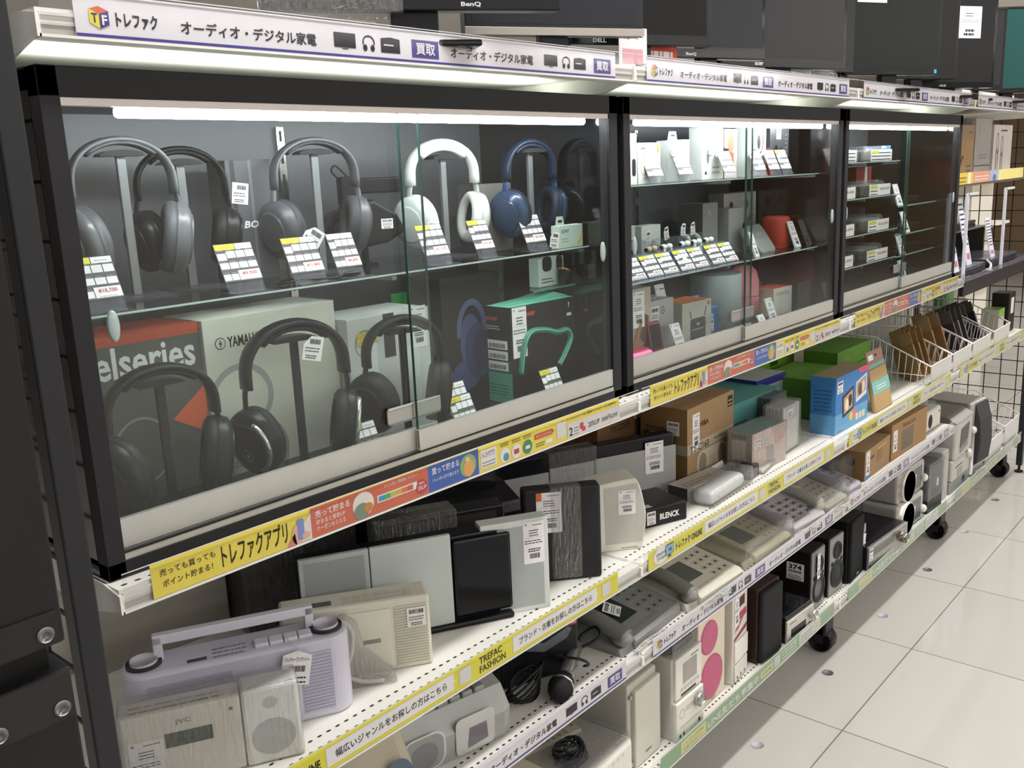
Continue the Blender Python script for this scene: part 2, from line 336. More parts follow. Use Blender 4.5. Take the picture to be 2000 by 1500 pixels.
def sign_app(m):
    O = '#cf6a52/.55'; B = '#3d61b4/.55'; Y = '#ead654/.55'
    m.t('売っても買っても', .043, .0235, .062, .0075, INK, 2, .006); m.t('ポイント貯まる！', .045, .0115, .056, .0075, INK, 2, .006)
    m.t('トレファクアプリ', .112, .008, .083, .0255, '#2b2516/.6', 2, .016)
    m.p([(.19, .003), (.227, .003), (.227, .034), (.212, .02)], '#e9ddd6/.6', 2); m.p([(.192, .003), (.206, .003), (.204, .017)], '#d9806c/.6', 3)
    m.p(oval(.008, .012, 14, .208, .014), '#e9b59d/.6', 3); m.p(rrect(.009, .024, .002, 3, .2125, .019), '#7f92d4/.5', 4); m.p(oval(.006, .004, 12, .219, .01), '#e9b59d/.6', 5)
    m.r(.227, .003, .412, .038, O, 2); m.t('売って貯まる', .2335, .0245, .05, .009, PAPER, 3, .012); m.t('貯まると買取UP', .234, .0165, .042, .006, PAPER, 3, .005); m.t('クーポンもらえる', .234, .0088, .042, .006, PAPER, 3, .005)
    m.d(.304, .0205, .0165, .0155, '#e8e2da/.6', 3); m.p(oval(.012, .01, 14, .301, .013), '#7e8f7e/.6', 4); m.p(oval(.007, .006, 12, .311, .015), '#c58a4a/.6', 5)
    m.t('どんどん使って買取額にプレゼント', .338, .0315, .055, .0038, PAPER, 3, .004)
    m.r(.326, .015, .392, .0245, PAPER, 3)
    for i, c in enumerate(('#3f9cc0', '#4fa86a', '#b9bf4a', '#e0a648', '#dd7a50', '#d05a48')): m.r(.328 + i * .0095, .0165, .3375 + i * .0095, .023, c + '/.5', 4)
    m.d(.4, .0155, .01, .0095, '#c23f4a/.5', 4); m.t('MAX', .395, .019, .01, .003, PAPER, 5); m.t('5%UP', .393, .0115, .0145, .0055, PAPER, 5)
    m.r(.412, .003, .507, .038, B, 2); m.t('買って貯まる', .419, .0245, .05, .0095, PAPER, 3, .01); m.t('1トレポ=1円で使えます', .42, .0145, .048, .0055, PAPER, 3, .004)
    m.d(.486, .0205, .0155, .0155, '#8fb36a/.6', 3); m.p(oval(.01, .012, 14, .487, .0165), '#e3a95c/.6', 4); m.d(.485, .029, .004, .0035, '#e8c7ac/.6', 5, 12)
    m.r(.511, .0075, .543, .0335, '#e6e4e2/.6', 2); m.t('トレファクアプリ', .514, .0215, .026, .009, INK, 3, .006); m.lines(.514, .010, .026, .009, 2, GREYT, 3)
    for i, c in enumerate(('#dfe8ea', '#efe6e2', '#3f8a5e')): m.d(.561 + i * .0245, .015, .0105, .0105, c + '/.6', 2); m.lines(.552 + i * .0245, .0285, .019, .006, 2, INK, 2)
    m.p(oval(.006, .006, 10, .563, .012), '#5f8f9c/.6', 3); m.r(.58, .011, .591, .018, '#b84a3e/.6', 3); m.r(.605, .012, .615, .017, PAPER, 3)
    m.p([(.626, .0205), (.667, .0205), (.672, .0245), (.667, .0285), (.626, .0285)], '#c8503c/.6', 2); m.t('ダウンロードはこちらから', .629, .0225, .036, .004, PAPER, 3, .004); m.lines(.629, .009, .02, .007, 2, INK, 2); m.r(.652, .009, .667, .015, PAPER, 2)
    m.r(.678, .0095, .7, .033, '#dcdadc/.6', 2)
    m.t('トレファクメンバーズに登録で2つのクーポン配布中！', .69, .031, .142, .0045, INK, 2, .004)
    m.r(.704, .003, .842, .0265, '#d9d6d6/.6', 2); m.t('2', .708, .006, .0085, .0135, INK, 3, .02); m.lines(.719, .006, .014, .014, 3, GREYT, 3); m.r(.735, .0115, .744, .021, '#c8403c/.6', 3); m.r(.74, .007, .749, .0135, '#c8403c/.6', 4)
    m.t('20%UP', .756, .009, .03, .0085, INK, 3, .008); m.t('300円OFF', .792, .009, .044, .0085, INK, 3, .008)
def sign_line(m):
    G = '#8db187/.55'; y = '#dcd79a/.6'
    m.r(.128, .006, .224, .032, y, 2); m.t('トレファクLINE', .137, .0205, .076, .0065, '#6d6a3c/.6', 3, .004); m.t('公式アカウント', .137, .0095, .072, .0065, '#6d6a3c/.6', 3, .004)
    m.t('LINE友だち募集中', .232, .009, .222, .0185, PAPER, 2, .02); m.r(.463, .010, .524, .026, y, 2); m.t('SCAN ME', .47, .0145, .046, .007, '#6d6a3c/.6', 3, .004)
    m.r(.53, .007, .56, .032, '#c9cfc8/.6', 2)
    for i in range(3): m.d(.574, .0285 - i * .0085, .003, .0028, y, 2, 10); m.lines(.581, .0265 - i * .0085, .07, .004, 1, '#e4eadf/.6', 2, .8)
    m.p(rrect(.086, .032, .008, 4, .704, .0195), '#dfe2dc/.6', 2); m.lines(.668, .007, .07, .024, 3, GREYT, 3); m.p(oval(.024, .0185, 14, .76, .0195, -90, 90) , y, 2); m.p(rrect(.02, .028, .003, 3, .758, .0195), '#e6e6e8/.5', 3); m.lines(.752, .011, .012, .018, 3, GREYT, 4)
SIGN = {'audio': (sign_audio, '#e4e1e8/.5', .034, .848), 'online': (sign_online, '#e2d93f/.55', .022, .829), 'app': (sign_app, '#ead654/.55', .034, .841), 'line': (sign_line, '#8db187/.55', .057, .866)}
BASE = {}
def sign(kind, k, z, label):
    if kind not in BASE:
        fn, base, u0, u1 = SIGN[kind]; m = M(); m.box(u0, 0, .003, u1, .0006, .039, base); FRONT(m); fn(m)
        o = BASE[kind] = m.obj('shelf_sign')
    else: o = BASE[kind].copy(); COL.objects.link(o)
    return place(tag(o, label, 'sign'), (.9 * k, .0012, z))
ORD = ['first bay', 'second bay', 'third bay', 'fourth bay']
for k in range(4):
    sign('audio', k, ZT, 'white paper strip sign with purple line on the top shelf edge, %s' % ORD[k])
    if k < 3: sign('app', k, ZA, 'yellow, orange and blue strip sign under the display case, %s' % ORD[k])
    sign('online', k, ZB, 'yellow strip sign with white text panels, %s' % ORD[k])
    if k < 3: sign('audio', k, ZC, 'white strip sign with purple line above the bottom shelf, %s' % ORD[k])
    sign('line', k, ZD, 'green strip sign along the lowest shelf edge, %s' % ORD[k])

# end frames with black wire mesh
def end_frame(x, label, y1=.45):
    t = thing('mesh_end_panel', label, 'mesh panel', (x, 0, 0))
    for y in (0, y1 - .022):
        m = M(); m.box(-.012, y, .03, .011, y + .022, 1.6, '#2b2b2e/.35', .002); m.cyl((0, y + .011, 0), 'z', .016, 0, .006, BLK); m.cyl((0, y + .011, 0), 'z', .005, .006, .03, BLK); m.obj('post', t)
    m = M()
    for i in range(25): m.box(-.0016, .02, .1 + i * .0585, .0016, y1 - .02, .1032 + i * .0585, '#1b1a1c/.4')
    for i in range(7): m.box(-.0016, .045 + i * .0585, .08, .0016, .0482 + i * .0585, 1.56, '#1b1a1c/.4')
    m.obj('wire_grid', t); return t
end_frame(-.0315, 'black steel post with wire mesh at the left end of the shelves')
end_frame(3.66, 'black wire mesh end panel with post at the far right end')

# black steel rack at the left edge of the picture
t = thing('black_steel_rack', 'black sheet steel rack with screwed panels at the left edge', 'rack', (-.13, -.2, 0))
m = M(); m.box(-.5, 0, .955, 0, .16, 1.62, '#201f20/.4', .002); m.box(-.5, -.003, .957, -.004, 0, .98, '#262425/.4'); m.obj('upper_panel', t)
m = M(); m.box(-.5, 0, .02, 0, .16, .935, '#201f20/.4', .002); m.box(-.5, -.003, .9, -.002, 0, .934, '#2a2829/.4'); m.box(-.48, .01, .935, -.01, .15, .955, '#0b0b0c/.5'); m.obj('lower_panel', t)
for x, z, l in ((-.014, .966, 1), (-.011, .909, 1), (-.053, .909, 1), (-.07, .966, 1)):
    m = M(); m.cyl((x, -.003, z), 'y', .0058, 0, -.0022, '#b4b6b4/.3/.7', 20, e=.0008); m.cyl((x, -.0053, z), 'y', .0022, 0, -.0002, '#55575a/.4', 6); m.obj('screw', t)
m = M(); m.box(-.012, .05, 1.03, .012, .09, 1.075, '#cfcdc8/.35', .002); m.obj('latch_plate', t)

# ------------------------------------------------------------------ display cases
CB = .887
def pane(m, x0, y0, z0, x1, y1, z1):
    m.box(x0, y0, z0, x1, y1, z1, 'glass')
    e = '#2f6a5c/.1'
    return m
def display_case(k, label, shelves, split=.428, over=.47):
    t = thing('display_case', label, 'display case', (.9 * k, 0, CB)); H = .483; x0, x1, y0, y1 = .005, .888, .027, .33
    m = M()
    m.box(x0, y0, H - .027, x1, y0 + .02, H, FRAME, .001); m.box(x0, y0, 0, x1, y0 + .02, .017, FRAME, .001)
    m.box(x0, y0, .0, x0 + .019, y0 + .02, H, FRAME, .001); m.box(x1 - .022, y0, 0, x1, y0 + .02, H, FRAME, .001); m.obj('frame', t)
    for n, a, b in (('side_panel', x0, x0 + .006), ('side_panel', x1 - .022, x1 - .016)):
        m = M(); m.box(a, y0 + .02, 0, b, y1, H, '#0b0b0d/.1/0/1.9'); m.obj(n, t)
    m = M(); m.box(x0, y1 - .03, 0, x1, y1 - .024, H, '#5b5c60/.45'); m.obj('back_panel', t)
    m = M(); m.box(x0, y0 + .02, .012, x1, y1 - .024, .018, '#1a1a1c/.2'); m.obj('floor_panel', t)
    m = M(); m.box(x0, y0 + .02, H - .02, x1, y1 - .024, H - .002, '#3a3a3c/.4'); m.obj('top_panel', t)
    m = M(); m.box(x0 + .019, y0 + .002, H - .034, x1 - .022, y0 + .012, H - .027, '#d9cfcb/.4/.2'); m.obj('upper_track', t)
    m = M(); m.box(x0 + .019, y0 + .001, .017, x1 - .022, y0 + .022, .0245, ALU); m.box(x0 + .019, y0 + .0005, .0238, x1 - .022, y0 + .006, .0258, '#1d1d1e/.4'); m.obj('lower_track', t)
    m = M(); m.prism(rrect(.012, .0105, .004, 4, .062, .4465), 'x', .09, .846, 'emit/62', inset=.004); m.obj('led_tube', t)
    m = M(); m.box(.05, .054, .4518, .862, .07, .458, '#d8d6d2/.4'); m.obj('led_holder', t)
    d = thing('sliding_door', None, None, (0, 0, 0)); d.parent = t
    for q, (a, b, y) in enumerate(((.024, over, .038), (split, .866, .030))):
        m = M(); pane(m, a, y, .03, b, y + .0035, H - .03)
        m.box(a, y - .001, .0258, b, y + .005, .0555 - .003 * q, ALU)
        o = m.obj('sliding_door', t)
        m = M(); ex = b - .0009 if q == 0 else a; m.box(ex, y - .0002, .055, ex + .0007, y + .0037, H - .03, '#33504a/.1'); m.obj('glass_edge', o)
        m = M(); m.lathe([(.0, -.001), (.005, -.001), (.006, 0), (.006, .002)], (.049 if q == 0 else .847, y - .0005, .246), 'y', '#9fb0ae/.2', 20, 1, 2.6); m.obj('finger_pull', o)
    bpy.data.objects.remove(d)
    m = M(); m.prism(rrect(.094, .0225, .006, 4, .429, .079), 'y', .0352, .0374, '#a5a4a1/.3/.5'); m.box(.383, .0342, .0685, .475, .0355, .070, '#7d7670/.3/.6'); m.box(.383, .0342, .0885, .475, .0355, .09, '#d8d3cc/.3/.6'); m.obj('lock_bar', t)
    for z, a, b in shelves:
        m = M(); m.box(a, .072, z - CB - .001, b, .292, z - CB + .0025, 'glass'); o = m.obj('glass_shelf', t)
        m = M(); m.box(a, .0715, z - CB + .0004, b, .0722, z - CB + .0026, '#c3d3d0/.12'); m.obj('front_edge', o)
        for x in (a + .012, (a + b) / 2, b - .012):
            m = M(); m.box(x - .004, .075, z - CB - .0065, x + .004, .30, z - CB - .0012, '#8d9092/.25/.6'); m.obj('shelf_arm', o)
    for x in (.447,):
        m = M(); m.box(x - .006, .294, .02, x + .006, .3, .45, CHROME)
        for i in range(14): m.box(x - .002, .2935, .04 + i * .03, x + .002, .2945, .055 + i * .03, '#1c1c1e/.4')
        m.obj('shelf_standard', t)
    return t
Z1 = 1.138; Z2A, Z2B = 1.228, 1.0605
display_case(0, 'black framed glass display case full of headphones, nearest bay', [(Z1, .024, .866)])
display_case(1, 'black framed glass display case with earphones and small speakers, middle bay', [(Z2A, .024, .866), (Z2B, .024, .866)])
display_case(2, 'black framed glass display case with red price cards, farthest bay', [(1.247, .024, .5), (1.158, .024, .5), (1.066, .024, .5), (.988, .024, .5)])

# ------------------------------------------------------------------ shared small builders
def price_label(parent, setfr, u, v, w, h, name='price_label', orange=False):
    """long white shop sticker with print lines and a barcode"""
    m = M(); setfr(m); m.r(u, v, u + w, v + h, PAPER, 1.6)
    m.d(u + w * .14, v + h * .94, w * .05, w * .05, GREYT, 2.6, 10); m.lines(u + w * .45, v + h * .91, w * .48, h * .05, 1, INK, 2.6)
    m.lines(u + w * .28, v + h * .66, w * .45, h * .18, 3, INK, 2.6); m.r(u + w * .05, v + h * .62, u + w * .95, v + h * .625, GREYT, 2.6)
    m.lines(u + w * .06, v + h * .48, w * .85, h * .11, 2, INK, 2.6); m.lines(u + w * .22, v + h * .28, w * .58, h * .1, 2, INK, 2.6, .55)
    m.barcode(u + w * .28, v + h * .12, w * .5, h * .12, INK, 2.6)
    if orange: m.r(u, v + h * .8, u + w * .22, v + h, '#d9703c/.6', 2.8)
    return m.obj(name, parent)
def mini_label(parent, setfr, u, v, w, h, name='price_label'):
    m = M(); setfr(m); m.r(u, v, u + w, v + h, PAPER, 1.6); m.barcode(u + w * .12, v + h * .68, w * .76, h * .22, INK, 2.6, 12); m.lines(u + w * .1, v + h * .36, w * .8, h * .24, 2, INK, 2.6); m.r(u + w * .05, v + h * .3, u + w * .95, v + h * .31, GREYT, 2.6); m.lines(u + w * .2, v + h * .06, w * .6, h * .2, 2, INK, 2.6, .5)
    return m.obj(name, parent)
CARDS = {}
def price_card(label, loc, price, w=.050, h=.046, yellow=True, rz=0, lift=.014, tilt=24, group=None):
    k = (price, w, h, yellow, lift, tilt)
    if k in CARDS: return dup(CARDS[k], loc, rz, label)
    t = thing('price_card', label, 'price card', loc, rz, group); c, s_ = math.cos(R(tilt)), math.sin(R(tilt))
    V = (0, s_, c)
    m = M(); m.box(0, -.016, 0, w, .014, .0009, 'acrylic'); m.prism([(0, .0009), (s_ * (h + lift), c * (h + lift)), (s_ * (h + lift) + .0009, c * (h + lift)), (.0012, .0009)], 'x', .001, w - .001, 'acrylic'); m.obj('acrylic_stand', t)
    m = M(); m.fr((0, -.0009 + s_ * lift, c * lift), (1, 0, 0), V)
    m.r(0, 0, w, h, '#565358/.5', 0)
    P = '#f1f1f1/.4'; e = 1
    m.r(.0008, h * .84, w * .53, h * .985, '#e3d936/.5' if yellow else P, e); m.r(w * .55, h * .84, w - .0008, h * .985, P, e); m.lines(w * .62, h * .89, w * .3, h * .05, 1, GREYT, 2); m.lines(w * .15, h * .89, w * .25, h * .05, 1, '#8f8a2a/.6' if yellow else GREYT, 2)
    for r0, r1, n in ((.62, .8, 4), (.34, .5, 4)):
        for i in range(n):
            cut = .0 if (i or r0 > .5) else .0
            m.r(w * (.02 + .245 * i), h * (r0 - (.05 if i == 0 and r0 > .5 else 0)), w * (.02 + .245 * i) + w * .222, h * (r1 - (.05 if i == 0 and r0 > .5 else 0)), P, e)
            m.lines(w * (.05 + .245 * i), h * (r1 + .02 - (.0)), w * .14, h * .03, 1, '#b5b2b5/.5', 2)
    for i in range(2): m.r(w * (.02 + .2 * i), h * .04, w * (.02 + .2 * i) + w * .18, h * .2, P, e); m.lines(w * (.04 + .2 * i), h * .23, w * .14, h * .03, 1, '#b5b2b5/.5', 2)
    m.r(w * .42, h * .03, w * .985, h * .28, P, e)
    m.t(price, w * .5, h * .13, w * .4, h * .11, '#c2504c/.6', 2, .02); m.lines(w * .5, h * .05, w * .4, h * .04, 1, GREYT, 2)
    m.obj('paper_card', t); CARDS[k] = t
    return t
def strip_tag(label, loc, w, h, rz=0, tilt=20, group=None):
    """long white shop tag leaning on a clear stand"""
    t = thing('price_tag', label, 'price tag', loc, rz, group); c, s_ = math.cos(R(tilt)), math.sin(R(tilt))
    f = lambda m: m.fr((0, -.0008, 0), (1, 0, 0), (0, s_, c))
    m = M(); m.prism([(0, 0), (s_ * h, c * h), (s_ * h + .0008, c * h), (.003, 0)], 'x', 0, w, '#dcdce0/.3'); m.obj('tag_holder', t)
    price_label(t, f, 0, 0, w, h, 'printed_label'); return t
def hang_tag(parent, setfr, cx, cy, w, h, ang, name='paper_tag', cut=True):
    m = M(); setfr(m); ca, sa = math.cos(R(ang)), math.sin(R(ang))
    U = m.U * ca + m.V * sa; V = m.V * ca - m.U * sa; o = m.o + m.U * cx + m.V * cy; m.fr(o, U, V)
    pts = [(0, 0), (w, 0), (w, h), (w * .35, h), (0, h * .65)] if cut else [(0, 0), (w, 0), (w, h), (0, h)]
    m.p(pts, PAPER, 2); m.barcode(w * .3, h * .68, w * .55, h * .2, INK, 3, 10); m.lines(w * .1, h * .36, w * .75, h * .24, 2, INK, 3); m.lines(w * .15, h * .08, w * .6, h * .18, 2, INK, 3, .5)
    return m.obj(name, parent)

def headphone_stand(label, loc, rz, H, k='#2a2a2d/.3', post='#85878b/.3/.5', wide=.05):
    t = thing('headphone_stand', label, 'headphone stand', loc, rz)
    m = M(); m.box(-.034, -.028, 0, .034, .028, .003, 'acrylic' if k.startswith('#2a2a2d') else k); m.obj('base', t)
    m = M(); m.box(-.005, -.003, .003, .005, .003, H - .010, post, .001); m.obj('post', t)
    m = M(); m.prism(oval(wide / 2, .007, 18, 0, H - .0135, 0, 180), 'y', -.011, .011, k); m.obj('hook', t)
    return t
def headphones(label, loc, rz, H, a, zc, shell, pad, band, arm, bw=.018, bt=.007, cr=.031, tilt=16, inner='#2b2b2d/.9', flat_out=False, arc=None, mark=None, tagat=None):
    t = thing('headphones', label, 'headphones', loc, rz)
    zs = zc + (H - zc) * .54; top = H - bt / 2
    arch = [(a * math.cos(R(d)), 0, zs + (top - zs) * math.sin(R(d)) ** .85) for d in range(180, -1, -9)]
    m = M(); m.tube([(-a, 0, zs - .012)] + arch + [(a, 0, zs - .012)], bt / 2, band, 10, flat=bw / bt); m.obj('headband', t)
    m = M(); m.tube([(.93 * x, y, z - bt * .55) for x, y, z in arch[5:-5]], bt * .4, pad, 10, flat=bw / bt * 1.05); m.obj('band_cushion', t)
    for sd in (-1, 1):
        m = M(); m.tube(smooth([(sd * a, 0, zs - .01), (sd * (a + .003), 0, zs - .02), (sd * (a + .004), 0, zc + .016), (sd * (a + .002), 0, zc)]), .0022, arm, 8, flat=3.0); m.obj('yoke_arm', t)
        X = Matrix.Translation((sd * (a - .006), 0, zc)) @ Matrix.Rotation(R(sd * -tilt), 4, 'Z') @ Matrix.Rotation(R(sd * 10), 4, 'Y')
        m = M(); m.x = X
        m.lathe([(cr * .98, 0), (cr, sd * .004), (cr * .96, sd * .011), (cr * .8, sd * .0155), (cr * .55, sd * .0175), (0, sd * .018)], (0, 0, 0), 'x', shell, 28, 1, 1.15)
        m.lathe([(cr * .66, sd * .0165), (cr * .7, sd * .0178), (cr * .62, sd * .0188), (0, sd * .0192)], (0, 0, 0), 'x', arm if flat_out else shell, 28, 1, 1.15)
        if arc and sd < 0:
            m.tube([(sd * .019, -cr * .95 * math.cos(R(q)), cr * .95 * math.sin(R(q))) for q in range(-60, 61, 10)], .0032, arc, 8)
        elif arc: m.tube([(sd * .014, -cr * .98 * math.cos(R(q)), cr * 1.1 * math.sin(R(q))) for q in range(-60, 61, 10)], .0032, arc, 8)
        if mark and sd < 0:
            m.fr((sd * .0195, 0, -.012), (0, -1, 0), (0, 0, 1)); m.ring(0, 0, .0075, .0075, .0008, mark, 1)
            for q in (30, 90, 150): m.p([(.006 * math.cos(R(q)), .006 * math.sin(R(q))), (.0008 * math.cos(R(q + 90)), .0008 * math.sin(R(q + 90))), (-.006 * math.cos(R(q)), -.006 * math.sin(R(q))), (-.0008 * math.cos(R(q + 90)), -.0008 * math.sin(R(q + 90)))], mark, 1)
        cup = m.obj('ear_cup', t)
        m = M(); m.x = X
        m.lathe([(cr * .58, -sd * .002), (cr * .60, -sd * .009), (cr * .68, -sd * .0135), (cr * .84, -sd * .0145), (cr * .97, -sd * .011), (cr * 1.0, -sd * .004), (cr * .97, 0)], (0, 0, 0), 'x', pad, 28, 1, 1.15)
        m.lathe([(cr * .6, -sd * .003), (0, -sd * .003)], (0, 0, 0), 'x', inner, 20, 1, 1.15); m.obj('ear_pad', cup)
    if tagat: hang_tag(t, lambda q: q.fr((tagat[0], tagat[3] if len(tagat) > 3 else -.02, tagat[1])), 0, 0, .026, .03, tagat[2])
    return t
def carton(name, label, cat, loc, rz, w, d, h, k, prints=None, bev=.0008, top=None, left=None, seams=False):
    t = thing(name, label, cat, loc, rz); m = M(); m.box(0, 0, 0, w, d, h, k, bev)
    if top: TOP(m, h); m.r(.0005, .0005, w - .0005, d - .0005, top, .4)
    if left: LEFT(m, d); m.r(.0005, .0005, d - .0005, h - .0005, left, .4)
    if seams: TOP(m, h); m.r(.001, d * .495, w - .001, d * .505, '#5d4a33/.8', .5); m.r(.001, d * .42, w - .001, d * .58, '#b29a72/.25', .4)
    if prints: prints(m, w, d, h)
    m.obj('box', t); return t

# ------------------------------------------------------------------ case 1, glass shelf
GR = '#5b5d61/.35'; GRP = '#4d4e52/.5'; BK = '#19191b/.35'; BKP = '#1c1c1e/.5'
z = Z1 + .0025
for lab, x, y, rz, H, a, zc, cols, kw in (
    ('large grey headphones at the far left of the glass shelf', .150, .18, -8, .178, .056, .064, ('#6a6c70/.3', '#55575b/.5', '#6c6e72/.35', '#6a6c70/.3'), dict(cr=.036, bw=.024)),
    ('black headphones on a slim post, second from the left on the glass shelf', .232, .20, -12, .168, .052, .060, (BK, BKP, BK, '#2a2a2c/.3'), dict(cr=.031)),
    ('dark grey headphones with ribbed ear pads in the middle of the left door', .402, .165, -10, .176, .058, .062, ('#4a4b4f/.4', '#3d3e41/.55', '#55565a/.4', '#77787c/.3'), dict(cr=.033, bw=.022, tagat=(-.055, .045, -35, -.045))),
    ('white headphones on a clear stand just right of the door edge', .640, .170, -6, .174, .061, .056, ('#c9ccca/.2', '#d9dbd4/.5', '#dfe1da/.45', '#b8bcbe/.2'), dict(cr=.034, bt=.013, bw=.02, flat_out=False, tagat=(-.07, .03, -8, -.035))),
    ('metallic navy blue headphones at the right end of the glass shelf', .800, .135, -4, .172, .053, .058, ('#2a3c58/.22', '#1c2433/.5', '#1d2739/.3', '#31466a/.2'), dict(cr=.033, bt=.010, bw=.02))):
    headphones(lab, (x, y, z), rz, H, a, zc, *cols, **kw)
    headphone_stand('slim headphone stand carrying the ' + lab.split(' headphones')[0].replace('large ', '') + ' headphones on the glass shelf', (x, y, z), rz, H - .0085 if H != .174 else H - .0165)
# black folded headset with adapters behind the middle
t = thing('headset', 'black folded headset with pointed visor shape behind the ribbed grey headphones', 'headset', (.52, .215, z), -20)
m = M(); m.prism([(-.05, .055), (-.03, .085), (.01, .092), (.045, .07), (.058, .045), (.03, .03), (-.03, .022)], 'y', -.02, .02, BKP, inset=.006); m.obj('visor_shell', t)
m = M(); m.cyl((-.03, -.026, .05), 'y', .03, 0, .05, BK, 24, e=.006); m.obj('ear_cup', t)
m = M(); m.box(-.034, -.012, .085, -.012, .01, .125, BK, .003); m.box(-.012, .0, .1, .06, .012, .122, BK, .003); m.tube(smooth([(-.03, 0, .12), (-.042, 0, .132), (-.036, 0, .14), (-.02, 0, .125)]), .0014, BK); m.obj('adapter', t)
m = M(); m.box(-.012, -.03, 0, .006, .03, .004, BK); m.box(-.006, -.004, .004, .002, .004, .04, BK); m.obj('foot', t)
mini_label(t, lambda q: q.fr((.018, -.0205, .05)), 0, 0, .018, .014)
# grey speaker tower box and grey earphone box
t = carton('speaker_box', 'dark grey box with slanted white lettering behind the black headphones', 'box', (.296, .205, z), -6, .062, .05, .15, '#515257/.4', lambda m, w, d, h: (FRONT(m), m.t('BOSE', .018, .066, .034, .009, PAPER, 1, .03, .25), m.r(.006, .0, .012, h, '#3d3e43/.4', .5), m.r(w * .5, 0, w * .56, h, '#6c6d72/.4', .5)))
hang_tag(t, lambda m: FRONT(m), .004, .098, .022, .026, -8, cut=False)
t = carton('earphone_box', 'plain dark grey box behind the white headphones right ear cup', 'box', (.712, .165, z), -4, .07, .05, .105, '#63625f/.5', lambda m, w, d, h: (FRONT(m), m.t('soundcore', .014, .062, .036, .008, '#d5d5d3/.5', 1, .01), m.ring(w, .05, .022, .026, .0006, '#77756f/.5', 1, 28, 90, 270)))
# small white box with hang tab at the right end
t = carton('earbud_box', 'small pale box with euro hook tab at the right end of glass shelf', 'box', (.797, .078, z), 0, .062, .016, .036, '#b9c9bf/.45', lambda m, w, d, h: (FRONT(m), m.t('SONY', .006, .024, .02, .0055, INK, 1, .012), m.lines(.006, .010, .018, .008, 2, GREYT, 1), m.p([(.046, .006), (.060, .022), (.062, .017), (.05, .004)], '#cdb73f/.5', 1)))
m = M(); m.prism([(0, .036), (.022, .036), (.018, .050), (.003, .050)], 'y', .006, .007, '#b9c9bf/.45'); m.fr((0, .0058, 0)); m.p(oval(.006, .0022, 12, .0105, .0425), '#1c2422/.6', 1); m.obj('hang_tab', t)
hang_tag(t, lambda m: m.fr((-.03, -.004, .006)), 0, 0, .022, .024, -10)
for lab, x, pr, y in (('price card in front of the large grey headphones, partly behind the frame', .044, '¥18,700', True), ('price card before the black headphones, wholly on the left door', .213, '¥9,900', True),
                   ('price card with yellow corner before the ribbed dark grey headphones', .304, '¥11,400', True), ('narrow price card without yellow, just left of the door edge', .372, '¥6,600', False),
                   ('price card directly before the white headphones', .525, '¥11,370', True), ('price card between the white and the navy headphones', .628, '¥13,200', True), ('price card in front of the navy headphones', .742, '¥6,930', True)):
    wd = .042 if x in (.372, .628) else .050
    price_card('white ' + lab, (x, .094, z), pr, wd, .046, y)
t = thing('cable_bundle', 'black coiled cable lying at the shelf edge below the middle price card', 'cable', (.30, .11, z))
m = M(); m.tube(smooth([(-.01, 0, .002), (.0, -.012, .004), (.014, -.01, .006), (.012, .004, .004), (-.002, .006, .003), (.004, -.006, .007), (.03, -.014, .004), (.06, -.02, .003), (.085, -.012, .003), (.095, -.02, .003)], 8), .0014, BK, 6); m.obj('cord', t)
m = M(); m.ell((.09, -.018, .005), (.014, .006, .004), BK); m.obj('plug', t)

# ------------------------------------------------------------------ case 1, floor
z = CB + .018
t = carton('headset_box', 'grey headset box with orange top and corner at the far left', 'box', (.035, .175, z), 0, .182, .09, .198, '#53544f/.4', lambda m, w, d, h: (FRONT(m), m.r(0, h - .012, w, h, '#b0492f/.45', .6), m.t('steelseries', .002, .148, .172, .036, '#d8d8d4/.4', 1, .02), m.p([(w, .062), (w, .122), (w - .046, .088)], '#e2643d/.45', 1), m.ring(.095, .06, .036, .04, .003, '#85867f/.4', 1), m.r(w - .0001, 0, w, h, '#2a2b28/.4', 1)), top='#b4523a/.4', left='#3c2a25/.4')
headphones('big black headphones standing before the orange topped box', (.122, .105, z), -6, .172, .060, .056, '#1e2023/.35', '#202226/.5', '#1b1b1d/.4', '#1b1b1d/.4', bw=.026, bt=.009, cr=.040, tilt=22)
headphone_stand('square black stand under the big black headphones at lower left', (.122, .105, z), -6, .162, BK, '#161618/.35')
def ph_print(m, w, d, h):
    FRONT(m); m.fr((0, 0, 0)); m.d(.022, .168, .0075, .0075, INK, 1); m.d(.022, .168, .0064, .0064, '#d8d7c8/.5', 2); m.t('✻', .0175, .1635, .009, .009, INK, 3, 0) if False else None
    for q in (90, 210, 330): m.r(.0214, .168 - .005, .0226, .168 + .005, INK, 3) if q == 90 else m.p([(.022 + .005 * math.cos(R(q)), .168 + .005 * math.sin(R(q))), (.022 - .0006 * math.sin(R(q)), .168 + .0006 * math.cos(R(q))), (.022 - .005 * math.cos(R(q)), .168 - .005 * math.sin(R(q))), (.022 + .0006 * math.sin(R(q)), .168 - .0006 * math.cos(R(q)))], INK, 3)
    m.t('YAMAHA', .032, .1615, .046, .0135, INK, 1, .03)
    m.ring(.045, .096, .046, .044, .008, '#a4a5a6/.5', .8); m.ring(.06, .02, .047, .048, .008, '#a4a5a6/.5', .9)
    m.t('HPH-MT8', .02, .026, .05, .011, INK, 2, .02); m.lines(.02, .010, .05, .010, 2, GREYT, 2)
t = carton('headphone_box', 'big white box printed with grey rings behind the silver armed headphones', 'box', (.219, .17, z), 0, .199, .09, .199, '#d9d8c9/.5', ph_print)
